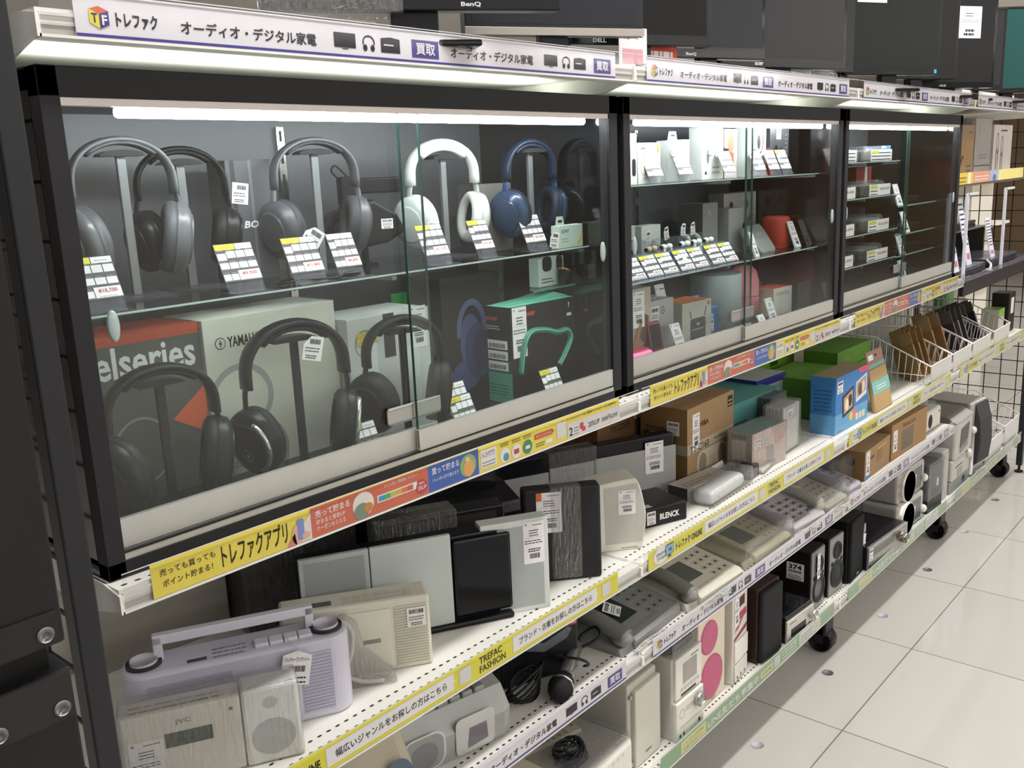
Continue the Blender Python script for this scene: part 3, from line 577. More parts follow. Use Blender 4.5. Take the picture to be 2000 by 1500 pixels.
headphones('black studio headphones with silver arms and ribbed ear pads', (.306, .112, z), -10, .194, .066, .052, '#1b1c20/.3', '#232427/.55', '#1d1e22/.35', '#1d1e22/.3', bw=.03, bt=.011, cr=.037, tilt=24, arc='#c6cacc/.2/.8', mark='#9aa0a4/.4', tagat=(.0, .145, -14, -.018))
headphone_stand('black stand under the studio headphones with silver arms', (.306, .112, z), -10, .180, BK, '#161618/.35', .06)
t = carton('headphone_box', 'white box with round mark and yellow tape behind the gaming headset', 'box', (.421, .15, z), -2, .148, .09, .172, '#cfd1cc/.5', lambda m, w, d, h: (FRONT(m), m.ring(.028, .135, .017, .019, .0008, INK, 1), m.p([(.022, .136), (.028, .15), (.034, .136), (.0325, .136), (.028, .147), (.0235, .136)], INK, 2), m.r(.062, .11, .082, h, '#3f4042/.4', 1), m.r(.09, .02, .125, .12, '#dcdedb/.5', 1)))
m = M(); FRONT(m); m.r(.014, .134, .05, .151, '#d8c04a/.4', 3); m.r(.014, .1405, .05, .142, '#ece09a/.3', 4); m.p([(.021, .133), (.048, .1345), (.048, .07), (.026, .068)], '#e4e5e3/.5', 3); m.obj('taped_note', t)
price_label(t, lambda m: FRONT(m), .112, .115, .03, .06)
headphones('matt black gaming headset before the yellow taped white box', (.474, .10, z), -14, .176, .056, .062, '#1b1c1d/.55', '#212223/.6', '#1b1c1d/.5', '#1b1c1d/.5', bw=.024, bt=.010, cr=.037, tilt=28)
headphone_stand('black stand under the gaming headset beside the door edge', (.474, .10, z), -14, .165, BK, '#1b1b1d/.3')
m = M(); m.box(0, 0, 0, .052, .0012, .034, '#2e9450/.4'); m.box(.02, .0012, -.148, .03, .004, .034, '#2a2a2c/.4'); solo('green_card', m, 'bright green blank card propped above the yellow taped box', 'card', (.587, .244, z + .148))
def rz_print(m, w, d, h):
    FRONT(m); k = '#2a3152/.45'
    m.p([(.05 + x * .42, .03 + y) for x, y in oval(.055, .045, 22, 0.02, .07)], '#39416b/.4', 1); m.ring(.062, .118, .033, .05, .010, '#464d78/.4', 1, 30, -10, 190); m.d(.072, .085, .028, .045, '#2b3257/.4', 2); m.d(.078, .085, .018, .034, '#1d2242/.35', 3); m.d(.045, .05, .03, .024, '#303762/.4', 1.5)
    m.r(.14, .04, .168, .0405, '#3b7f46/.5', 1); m.t('WHAT IS INSIDE', .125, .044, .036, .004, '#5b615c/.5', 1, 0) if False else None
carton('headset_box', 'tall black box with a navy headset picture behind the paired price cards', 'box', (.615, .165, z), -3, .125, .085, .205, '#121216/.3', rz_print)
def snake(m, w, d, h):
    FRONT(m); k = '#3f9a45/.5'
    for pts in ([(.018, .196), (.03, .202), (.044, .192), (.036, .182), (.046, .174), (.056, .186)], [(.024, .188), (.034, .178), (.03, .164), (.038, .15), (.034, .142)], [(.05, .20), (.058, .19), (.054, .172), (.044, .162), (.052, .156)]):
        m.tube([m.pt(u - .004, v, 1.5) for u, v in [(p[0], p[1]) for p in smooth([(a, b, 0) for a, b in pts], 5)]], .0011, k, 6)
    m.r(.002, .13, w - .002, h, '#55554f/.5', .5)
carton('headset_box', 'black box with grey upper half and green emblem beneath the glass shelf', 'box', (.742, .205, z), -2, .062, .05, .222, '#131315/.4', snake)
def sharp_print(m, w, d, h):
    LEFT(m, d); m.r(0, 0, d, .048, '#4a9a85/.45', .6); m.p([(0, .048), (d, .048), (d, .07), (0, .06)], '#1f4a48/.4', .6); m.t('SHARP', .004, h - .022, .026, .006, '#c23a3e/.5', 1, .04); m.lines(.004, h - .036, .03, .008, 2, '#c9c9cc/.5', 1)
    for i in range(3): m.r(.006, .052 + i * .017, .05, .066 + i * .017, PAPER, 1); m.barcode(.009, .054 + i * .017, .036, .007, INK, 2, 16)
    m.lines(.008, .012, .04, .02, 4, '#1c4a40/.5', 1)
    FRONT(m); m.t('SHARP', .03, h - .018, .026, .007, '#c23a3e/.5', 1, .04); m.lines(.026, h - .045, .03, .006, 1, '#6b686c/.5', 1); m.t('!', w - .016, h - .016, .0022, .009, PAPER, 1, .04); m.lines(w - .02, h - .03, .012, .006, 1, PAPER, 1, .8)
    pts = smooth([(.018, .045, 0), (.026, .085, 0), (.042, .108, 0), (.075, .108, 0), (.105, .10, 0), (.13, .1, 0), (.138, .085, 0), (.122, .06, 0), (.108, .045, 0)], 6)
    m.tube([(q[0], -.0008, q[1]) for q in pts], .0052, '#2f7f6b/.35', 10); m.tube([(q[0], -.0052, q[1] + .001) for q in pts], .0012, '#6fb8a2/.3', 6)
t = carton('speaker_box', 'black box with teal top and a teal neck speaker on its front', 'box', (.705, .107, z), -3.7, .152, .058, .153, '#161317/.4', sharp_print, top='#7cd0b8/.45')
price_label(t, lambda m: FRONT(m), .004, .072, .032, .08)
m = M(); m.prism([(.0, .153), (.02, .1545), (.07, .157), (.12, .163), (.15, .155), (.152, .153)], 'y', .015, .05, '#7cd0b8/.45'); m.obj('bulged_flap', t)
for lab, x, y, pr in (('low price card standing between studio headphones and gaming headset', .352, .062, '¥16,500'), ('rear of the two overlapping price cards beside the door edge', .545, .078, '¥13,200'), ('front of the two overlapping price cards beside the door edge', .531, .058, '¥8,800'), ('low price card before the black box with teal top', .740, .062, '¥5,270')):
    price_card(lab, (x, y, z), pr, .046, .05, True, lift=.018 if 'rear' in lab else .004)
# little glass ledge at the right with another white box
t = carton('earbud_box', 'white earbud box with two black pictures below the hook tab box', 'box', (.788, .115, 1.079), 0, .066, .02, .046, '#c3cfc8/.45', lambda m, w, d, h: (FRONT(m), m.p(rrect(.024, .024, .008, 4, .022, .036), '#2c2a2b/.4', 1), m.p(rrect(.016, .024, .007, 4, .054, .036), '#2c2a2b/.4', 1), m.lines(.008, .006, .03, .01, 2, INK, 1)))
m = M(); m.box(0, 0, 0, .11, .15, .003, 'glass'); m.box(0, -.0006, 0, .11, 0, .003, '#4d8a78/.15'); solo('small_glass_ledge', m, 'short clear glass ledge low on the right wall of first case', 'glass ledge', (.755, .1, 1.0755))
t = thing('earbud', 'black cone shaped earbud with copper rim leaning on the low white box', 'earbud', (.832, .105, 1.0785), 0, ry=24)
m = M(); m.lathe([(0, 0), (.004, .001), (.0085, .012), (.0105, .024), (.0105, .026)], (0, 0, 0), 'z', '#1d2326/.3', 20); m.obj('earbud_body', t)
m = M(); m.lathe([(.0106, .024), (.0112, .026), (.0106, .0285), (0, .029)], (0, 0, 0), 'z', '#c79a6a/.25/.8', 20); m.obj('copper_rim', t)

# ------------------------------------------------------------------ case 2, upper glass shelf
z = Z2A + .0025; W2 = '#e6e8e4/.4'
def tab(t, w, h, y, k, x=0, tw=.03, th=.014):
    m = M(); m.prism([(x, h), (x + tw, h), (x + tw * .85, h + th), (x + tw * .15, h + th)], 'y', y, y + .001, k); m.fr((0, y - .0001, 0)); m.p(oval(tw * .25, .002, 12, x + tw * .5, h + th * .55), '#1c2422/.6', 1); m.obj('hang_tab', t)
carton('earphone_box', 'white box with black ear hook picture at the left end, top shelf of second case', 'box', (.985, .10, z), 0, .068, .03, .088, W2, lambda m, w, d, h: (FRONT(m), m.ring(.05, .07, .016, .018, .003, '#6b6e70/.4', 1, 20, -40, 150), m.p(rrect(.012, .03, .005, 4, .058, .03), '#2a2b2d/.4', 1)))
t = carton('earphone_box', 'white box with gold ring and black badge, top shelf of second case', 'box', (1.057, .10, z), 0, .073, .04, .072, W2, lambda m, w, d, h: (FRONT(m), m.ring(.018, .028, .01, .013, .0016, '#c8a05a/.4', 1), m.t('OPENFIT', .014, .006, .034, .007, '#b7b6b2/.5', 1, .012), m.p([(w - .014, h - .004), (w - .004, h - .004), (w - .004, h - .015), (w - .009, h - .019), (w - .014, h - .015)], '#8a7a34/.5', 1))); tab(t, .073, .072, .02, W2, .002, .022)
mini_label(t, lambda m: FRONT(m), .006, .045, .018, .022)
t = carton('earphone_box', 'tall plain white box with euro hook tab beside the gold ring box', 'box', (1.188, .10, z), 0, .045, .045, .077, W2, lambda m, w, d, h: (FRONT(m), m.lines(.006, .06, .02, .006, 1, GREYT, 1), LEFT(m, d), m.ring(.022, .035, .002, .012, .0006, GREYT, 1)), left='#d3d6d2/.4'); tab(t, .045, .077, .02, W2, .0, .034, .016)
carton('earphone_box', 'white box with grey ear hook earphones drawn across it, in the middle of the shelf', 'box', (1.316, .12, z), 0, .085, .03, .102, W2, lambda m, w, d, h: (FRONT(m), m.tube([m.pt(q[0], q[1], 1) for q in smooth([(.02, .05, 0), (.036, .048, 0), (.052, .075, 0), (.066, .085, 0), (.06, .06, 0), (.048, .046, 0)])], .0012, '#77797b/.4', 6), m.d(.022, .045, .006, .014, '#6b6d70/.4', 1), m.r(.036, .008, .082, .05, '#d9d8cd/.5', .7), m.lines(.04, .012, .03, .02, 2, GREYT, 1), m.r(.01, .01, .018, .016, INK, 1)))
carton('earphone_pack', 'beige photo pack with dark clip piece, between two white boxes', 'pack', (1.425, .13, z), 0, .055, .02, .10, '#c8bfae/.5', lambda m, w, d, h: (FRONT(m), m.p(oval(.014, .02, 16, .026, .07), '#a5714f/.6', 1), m.r(.018, .03, .04, .052, '#b5583c/.5', 1), m.p([(-.006, .02), (.024, .02), (.018, .06), (-.01, .062)], '#242426/.4', 1)))
t = carton('headset_box', 'white box with black boom headset picture, right of the sliding door edge', 'box', (1.508, .12, z), 0, .085, .03, .105, W2, lambda m, w, d, h: (FRONT(m), m.ring(.056, .076, .016, .028, .0035, '#2a2b2d/.4', 1, 24, -90, 90), m.d(.05, .072, .008, .015, '#3a3b3e/.4', 1), m.d(.03, .05, .012, .008, '#2a2b2d/.4', 1), m.r(.0, .0, w, .016, '#dcdbd6/.4', 1), m.r(.012, .006, .018, .013, '#b8483c/.5', 2)))
t = carton('earbud_box', 'dark grey box with black earbud picture and orange edge at right end of top shelf', 'box', (1.612, .12, z), 0, .095, .03, .102, '#3f4044/.35', lambda m, w, d, h: (FRONT(m), m.d(.03, .055, .008, .01, '#131315/.3', 1), m.d(.055, .05, .008, .01, '#131315/.3', 1), m.lines(.075, .04, .012, .055, 6, '#77787c/.5', 1), m.r(0, 0, .02, .04, '#c8632f/.5', .8), LEFT(m, d), m.r(0, .0, d, .06, '#b45a2c/.5', 1)))
mini_label(t, lambda m: FRONT(m), .03, .078, .024, .024)
for i, (lab, x) in enumerate((('first white price card from the left on top shelf of second case', 1.075), ('white price card before the tall white box with hook tab', 1.180), ('white price card before the beige photo pack', 1.352), ('white price card before the headset picture box', 1.485), ('left of the last two price cards before the dark earbud box', 1.552), ('rightmost white price card on top shelf of second case', 1.610))):
    price_card(lab, (x, .086, z), '¥9,350', .052, .046, i == 5)
# middle glass shelf: clear display trays with price cards and earphones
z = Z2B + .0025
CARDS2 = []
for i in range(4):
    t = thing('display_tray', 'clear acrylic tray holding cards, %s from the left on middle shelf of second case' % ('first', 'second', 'third', 'fourth')[i], 'display tray', (.945 + i * .112, .080, z)); m = M()
    m.box(0, 0, 0, .109, .07, .0012, 'acrylic'); m.box(0, 0, .0012, .109, .0012, .008, 'acrylic'); m.prism([(.0, .0012), (.03, .042), (.031, .042), (.001, .0012)], 'x', .0, .109, 'acrylic'); m.box(0, .03, .0408, .109, .068, .042, 'acrylic'); m.box(0, .0685, .0012, .109, .07, .062, 'acrylic')
    m.prism([(0, 0), (.03, .042), (.07, .062), (.07, 0)], 'x', 0, .0012, 'acrylic'); m.obj('tray_body', t)
for i, x in enumerate((.948, 1.002, 1.058, 1.112, 1.172, 1.226, 1.292, 1.346)):
    t = price_card('small price card with yellow corner in the clear trays, %s from the left' % ('first', 'second', 'third', 'fourth', 'fifth', 'sixth', 'seventh', 'eighth')[i], (x, .0795, z + .0012), ('¥9,130', '¥6,930', '¥8,250', '¥7,480')[i % 4], .051, .045, True, lift=.002, tilt=34)
def earphones(label, x, k, kind):
    t = thing('earphones', label, 'earphones', (x, .118, z + .042)); 
    for s_ in (-1, 1):
        m = M()
        if kind == 'hook':
            m.tube(smooth([(s_ * .012, -.01, -.004), (s_ * .013, -.006, .012), (s_ * .011, .002, .024), (s_ * .008, .012, .02), (s_ * .007, .014, .006)], 6), .0028, k); m.ell((s_ * .009, -.012, .007), (.006, .007, .006), k)
        else:
            m.ell((s_ * .01, 0, .006), (.0075, .006, .006), k); m.cyl((s_ * .01 + s_ * .004, 0, .006), 'x', .0035, 0, s_ * .006, '#2a2a2c/.5', 10)
            if kind == 'stem': m.cyl((s_ * .012, -.003, -.002), 'z', .0022, 0, .01, k, 10)
        m.obj('earpiece', t)
    return t
earphones('black ear hook earphones hanging over the first two clear trays', 1.00, '#1c1c1e/.35', 'hook'); earphones('pair of glossy black earbuds on the first tray', 1.055, '#232022/.25', 'bud'); earphones('gold rimmed dark earbuds on the second tray', 1.125, '#b9a68a/.3', 'bud')
earphones('white stem earbuds on the second tray', 1.178, '#eceeec/.25', 'stem'); earphones('white round earbuds left of the door edge on the third tray', 1.245, '#eef0ee/.25', 'bud'); earphones('white stem earbuds on the third tray', 1.29, '#e8eae8/.25', 'stem'); earphones('white round earbuds right on the fourth tray', 1.338, '#eef0ee/.25', 'bud')
t = earphones('pale cream ear hook earphones standing behind the fourth tray', 1.372, '#dfe2d3/.3', 'hook'); t.location[1] = .175 * S; t.scale = (1.7, 1.7, 1.7); t.location[2] = (z + .013) * S
m = M(); m.box(-.03, -.02, 0, .03, .02, .0065, '#dcdcd8/.4', .001); solo('earphone_block', m, 'small white block under the cream ear hook earphones', 'display block', (1.372, .175, z))
m = M(); m.ell((0, 0, .014), (.02, .014, .014), '#e9ebe2/.2', 20); solo('charging_case', m, 'glossy white egg shaped charging case in the third tray', 'charging case', (1.205, .103, z + .0012))
for i, (x, zz, a) in enumerate(((1.04, .078, 20), (1.095, .08, -25), (1.16, .082, 10), (1.225, .085, 12), (1.285, .09, -4), (1.325, .088, 8))):
    t = thing('paper_tag', 'white paper tag on a clear pin above the trays, %s from the left' % ('first', 'second', 'third', 'fourth', 'fifth', 'sixth')[i], 'tag', (x, .146, z + .0012)); hang_tag(t, lambda m: m.fr((0, 0, zz - .03)), -.009, 0, .018, .024, a); m = M(); m.cyl((0, .0012, 0), 'z', .0006, 0, zz - .02, '#b9b9b6/.3', 8); m.box(-.006, -.004, 0, .006, .006, .001, '#b9b9b6/.3'); m.obj('clear_pin', t)
carton('earbud_box', 'pale green and white box behind the first tray on middle shelf', 'box', (1.10, .19, z), 0, .08, .03, .088, '#c6d2cc/.45', lambda m, w, d, h: (FRONT(m), m.r(.01, .03, .05, .075, '#9fc0c6/.5', 1), m.d(.03, .05, .012, .016, '#c6d8dc/.5', 2)))
carton('earbud_box', 'small plain white box right of the pale green box', 'box', (1.195, .185, z), 0, .07, .03, .085, '#d9ddd6/.45', lambda m, w, d, h: (FRONT(m), m.lines(.01, .05, .04, .01, 1, GREYT, 1)))
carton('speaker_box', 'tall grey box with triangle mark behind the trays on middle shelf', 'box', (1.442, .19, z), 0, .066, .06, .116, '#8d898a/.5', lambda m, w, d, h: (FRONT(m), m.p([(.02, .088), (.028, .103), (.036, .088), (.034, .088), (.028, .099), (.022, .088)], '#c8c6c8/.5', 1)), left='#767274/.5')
carton('small_box', 'low plain grey box between triangle box and beige box', 'box', (1.53, .175, z), 0, .066, .04, .10, '#a19ea0/.5')
carton('earphone_box', 'beige box with two dark round marks and brown fan shape, behind the silver speaker', 'box', (1.60, .225, z), 0, .16, .04, .13, '#b5b1aa/.5', lambda m, w, d, h: (FRONT(m), m.d(.035, h - .028, .009, .009, '#3c3a3a/.5', 1), m.d(.11, h - .028, .009, .012, '#3c3a3a/.5', 1), m.p([(.08, .03), (.15, .075), (.13, .08), (.085, .05)], '#8a7a6e/.5', 1), m.p(oval(.022, .03, 18, .09, .03), '#9a8d82/.5', 1)))
t = thing('bluetooth_speaker', 'silver flat square speaker leaning beside the red cylinder speaker', 'speaker', (1.56, .105, z), 8, rx=-34)
m = M(); m.prism(rrect(.098, .075, .014, 6, .049, .0375), 'y', 0, .022, '#a2a6a3/.35/.4', inset=.004); m.fr((0, -.0002, 0)); m.t('BOSE', .034, .045, .03, .006, '#e0e2e0/.4', 1, .02); m.obj('speaker_body', t)
t = thing('speaker_rest', 'small clear easel carrying the silver square speaker', 'display stand', (1.60, .12, z)); m = M(); m.box(0, -.012, 0, .04, .05, .001, 'acrylic'); m.prism([(.03, .001), (.042, .05), (.044, .05), (.034, .001)], 'x', 0, .04, 'acrylic'); m.obj('easel', t)
t = thing('bluetooth_speaker', 'bright red cylinder speaker at the right end of the middle shelf', 'speaker', (1.735, .16, z))
m = M(); m.lathe([(.028, 0), (.032, .004), (.032, .064), (.028, .07), (.022, .072), (0, .072)], (0, 0, 0), 'z', '#b43c28/.6', 30); m.lathe([(.021, .0722), (0, .0724)], (0, 0, 0), 'z', '#8f2c1e/.5', 24); m.obj('speaker_body', t)
strip_tag('white strip tag leaning on the red cylinder speaker', (1.722, .105, z), .030, .064, tilt=22); strip_tag('thin grey strip tag left of the silver square speaker', (1.49, .09, z), .018, .055, tilt=20)
# floor of case 2
z = CB + .018
def hand_print(m, w, d, h):
    FRONT(m); m.r(0, .0, w, h * .5, '#8d9a9b/.5', .6); m.p([(.028, .02), (.07, .03), (.075, h * .62), (.062, h * .66), (.045, h * .58), (.03, h * .35)], '#5a4238/.6', 1); m.p([(.0, .035), (.03, .045), (.05, .085), (.056, .08), (.046, .05), (.06, .04), (.05, .015), (.0, .012)], '#9c7355/.6', 2)
t = carton('phone_box', 'beige box with a dark hand picture in the left corner, floor of second case', 'box', (1.010, .105, z), -4, .082, .05, .142, '#b5a79b/.5', hand_print); price_label(t, lambda m: FRONT(m), .028, .07, .034, .066)
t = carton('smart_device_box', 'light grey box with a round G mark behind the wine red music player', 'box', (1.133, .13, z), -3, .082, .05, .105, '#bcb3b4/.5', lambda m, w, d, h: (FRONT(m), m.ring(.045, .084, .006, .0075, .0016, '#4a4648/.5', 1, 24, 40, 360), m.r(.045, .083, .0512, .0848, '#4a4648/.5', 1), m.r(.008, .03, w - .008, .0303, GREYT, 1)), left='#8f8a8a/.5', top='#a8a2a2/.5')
mini_label(t, lambda m: FRONT(m), .006, .06, .026, .034)
t = carton('gadget_box', 'black box with white arrow lettering behind the G marked box', 'box', (1.19, .21, z), 0, .10, .05, .135, '#26252a/.4', lambda m, w, d, h: (FRONT(m), m.t('and', .072, .09, .02, .012, PAPER, 1, .02)))
strip_tag('white strip tag leaning against the black box, back left of second case', (1.245, .16, z), .035, .125, tilt=14)
t = thing('music_player', 'wine red portable music player standing upright with dark screen', 'music player', (1.075, .083, z), -10, rx=-12)
m = M(); m.box(0, 0, 0, .034, .008, .078, '#7c1f3d/.25', .002); m.obj('player_body', t)
m = M(); m.fr((0, -.0001, 0)); m.r(.003, .028, .031, .072, '#241d22/.1', 1); m.obj('screen', t)
m = M(); m.fr((0, -.0001, 0)); m.ring(.017, .014, .0095, .0095, .003, '#96385a/.3', 1); m.d(.017, .014, .004, .004, '#96385a/.3', 1); m.obj('keypad', t)
t = thing('speaker_roll', 'pink metallic half round speaker lying at the front left corner', 'speaker', (1.0, .10, z), -6)
m = M(); m.prism(oval(.03, .034, 20, 0, 0, 0, 180), 'x', -.02, .062, '#d43f76/.25/.3'); m.obj('shell', t)
m = M(); m.prism(oval(.0295, .032, 16, 0, 0, 0, 180), 'x', .0622, .0635, '#2a1c24/.4'); m.obj('end_cap', t)
def router_print(m, w, d, h):
    FRONT(m); m.p(rrect(.055, .052, .006, 4, .056, .028), '#615a5e/.4', 1); m.p([(.030, .056), (.034, .056), (.028, .072), (.0255, .070)], '#5a5558/.4', 1); m.p([(.078, .056), (.082, .056), (.088, .073), (.085, .074)], '#5a5558/.4', 1); m.t('WiFi', .05, .038, .012, .006, PAPER, 2, .02); m.lines(.034, .03, .044, .004, 1, '#c9c5c7/.5', 2, .6); m.r(w - .016, h - .012, w - .006, h - .004, '#cf7a52/.5', 1)
t = carton('router_box', 'white box with orange top printed with a dark two antenna device', 'box', (1.235, .118, z), -3, .106, .062, .088, '#ccc8bf/.45', router_print, top='#e0792f/.45', left='#bdbab2/.45')
strip_tag('white strip tag leaning on the orange topped box', (1.165, .085, z), .034, .062, tilt=20)
t = carton('small_blue_box', 'bright blue box with hook tab between orange topped box and grey cylinder', 'box', (1.345, .13, z), -3, .055, .05, .062, '#3a72ad/.4', lambda m, w, d, h: (FRONT(m), m.r(.006, .012, .034, .05, '#9fb9cf/.5', .8), m.r(.036, 0, w, h, '#2f5f96/.4', .7)), top='#2f9fd6/.4'); mini_label(t, lambda m: FRONT(m), .008, .014, .026, .024)
m = M(); m.prism([(-.012, .062), (.03, .062), (.024, .088), (-.008, .088)], 'y', .03, .0312, '#2f9fd6/.4'); m.fr((0, .0298, 0)); m.p(oval(.008, .0028, 12, .008, .073), '#1c2422/.6', 1); m.obj('hang_tab', t)
t = thing('smart_speaker', 'light grey fabric cylinder speaker with dark top beside the door edge', 'speaker', (1.492, .185, z))
m = M(); m.lathe([(.052, 0), (.055, .003), (.055, .118), (.053, .121)], (0, 0, 0), 'z', '#9aa3a4/.85', 36); m.obj('fabric_body', t)
m = M(); m.lathe([(.053, .121), (.05, .1225), (0, .1225)], (0, 0, 0), 'z', '#55565c/.35', 36); m.ell((.012, -.01, .1228), (.004, .004, .0008), '#8b8d93/.3'); m.obj('control_top', t)
t = thing('capsule_speaker', 'pink capsule shaped speaker right of the grey cylinder', 'speaker', (1.612, .185, z))
m = M(); m.lathe([(.024, 0), (.034, .006), (.0395, .025), (.0395, .09), (.034, .112), (.022, .125), (0, .128)], (0, 0, 0), 'z', '#d9818f/.6', 30); m.obj('mesh_body', t)
m = M(); m.lathe([(.0398, .052), (.0398, .057)], (0, 0, 0), 'z', '#c26c7c/.5', 30); m.obj('waist_band', t)
def wr_print(m, w, d, h):
    FRONT(m); m.p(rrect(.045, .05, .006, 4, .05, .026), '#bcbbb6/.5', 1); m.p(rrect(.041, .046, .005, 4, .05, .026), '#d5d3cd/.5', 2); m.lines(.012, h - .016, .06, .008, 2, '#a03a34/.5', 1)
t = carton('speaker_box', 'white box with red top right of the pink capsule speaker', 'box', (1.665, .13, z), -4, .085, .06, .066, '#d8d3c9/.45', wr_print, top='#cf4a33/.45', left='#c9b9a4/.45')
strip_tag('white strip tag leaning before the white box with red top', (1.592, .10, z), .034, .056, tilt=20); strip_tag('small white tag standing in front of the capsule speaker', (1.50, .075, z), .03, .034, tilt=30)
carton('speaker_box', 'flat dull pink box with line drawing behind the grey cylinder', 'box', (1.545, .255, z), 0, .15, .03, .118, '#bf8b92/.5', lambda m, w, d, h: (FRONT(m), m.ring(.03, .07, .014, .016, .0012, '#a06a74/.5', 1), m.d(.09, .06, .02, .02, '#b07a84/.5', 1)), left='#a87680/.5')
carton('flat_box', 'flat reddish purple box lying behind the white box with red top', 'box', (1.655, .215, z), -6, .1, .06, .072, '#9a4a58/.45')

# ------------------------------------------------------------------ case 3
def fold_card(label, loc, w, h, red, yellow):
    t = thing('price_card', label, 'price card', loc); m = M(); m.box(0, -.001, -.002 + .002, w, .004, .0015, 'acrylic'); m.box(0, 0, .0015, w, .0008, h, '#c9c9c9/.4'); m.obj('card_holder', t)
    m = M(); m.fr((0, -.0001, 0)); m.r(.0, .001, w, h, '#f0efee/.45', .5)
    if red: m.r(w * .42, .002, w * .99, h - .001, PAPER, 1); m.t('¥22,000', w * .48, h * .45, w * .46, h * .27, '#c07a74/.6', 2, .03)
    for i in range(3): m.r(w * .04, h * (.12 + .28 * i), w * (.38 if red else .94), h * (.2 + .28 * i), '#3a3538/.6', 1)
    if yellow: m.r(w * .05, h * .66, w * .36, h * .94, '#d3cf4c/.5', 2)
    m.obj('paper_card', t)
SH3 = (1.247, 1.158, 1.066, .988)
NTH = ('top', 'second', 'third', 'lowest')
for i, zz in enumerate(SH3):
    zt = zz + .0025
    fold_card('white price card at the left end of the %s glass shelf, third case' % NTH[i], (1.845, .078, zt), .16, .03, i > 0, i == 0)
    fold_card('wide price card with yellow patch mid %s glass shelf, third case' % NTH[i], (2.10, .078, zt), .15, .03, i > 0, True)
    m = M(); m.box(0, 0, 0, .26, .17, .028, '#2e2d2f/.5', .003); m.box(.02, -.001, .006, .24, .0, .022, '#4b4a4c/.4')
    solo('disc_player', m, 'flat black player in plastic on the %s shelf of the third case' % NTH[i], 'disc player', (1.845, .105, zt))
    t = thing('wrapped_device', 'flat grey device in clear bag on the %s shelf of third case' % NTH[i], 'wrapped device', (2.13, .105, zt)); m = M(); m.box(0, 0, 0, .13, .15, .03, '#8b8983/.45', .004); m.obj('device_body', t)
    m = M(); m.box(-.01, -.006, 0, .145, .156, .04, 'film', .012, 3); m.obj('plastic_bag', t)
t = carton('drive_box', 'small blue box with white tag high on the right side of third case', 'box', (2.26, .11, 1.2495), 0, .07, .05, .04, '#3f7fc0/.4'); mini_label(t, lambda m: FRONT(m), .002, .004, .03, .034)
t = carton('drive_box', 'tall red box with white stripe behind the door edge of third case', 'box', (2.22, .16, 1.1605), 0, .11, .06, .075, '#a83236/.4', lambda m, w, d, h: (FRONT(m), m.r(.06, 0, .078, h, PAPER, 1)))
m = M(); m.box(0, 0, 0, .14, .1, .003, 'glass'); m.box(0, -.0006, 0, .14, 0, .003, '#8fb0aa/.2'); solo('small_glass_ledge', m, 'clear glass ledge under the small blue box', 'glass ledge', (2.24, .1, 1.2465))
z = CB + .018
for i, (x, y, zz) in enumerate(((2.38, .12, 1.125), (2.40, .12, 1.045), (2.42, .12, .985), (2.40, .12, z))):
    t = thing('laptop', 'black closed laptop on the right side of third case, %s' % ('uppermost', 'second from top', 'third from top', 'on the floor')[i], 'laptop', (x, y, zz)); m = M(); m.box(0, 0, 0, .24, .16, .011, '#1c1b1f/.25', .003); m.obj('base', t); m = M(); m.box(0, 0, .0112, .24, .16, .02, '#26252b/.2', .003); m.obj('lid', t)
    strip_tag('pale blue tag strip leaning at the laptop %s in third case' % ('on the uppermost ledge', 'on the second ledge', 'on the third ledge', 'on the floor')[i], (x - .03 + .05 * (i % 2), y - .03, zz), .04, .062, tilt=18)
for i, zz in enumerate((1.125, 1.045, .985)): m = M(); m.box(0, 0, -.004, .33, .2, -.0004, 'glass'); m.box(0, -.0006, -.004, .33, 0, -.0004, '#8fb0aa/.2'); solo('glass_ledge', m, 'clear glass ledge under the laptop %s in third case' % ('uppermost', 'second from top', 'third from top')[i], 'glass ledge', (2.335, .085, zz))

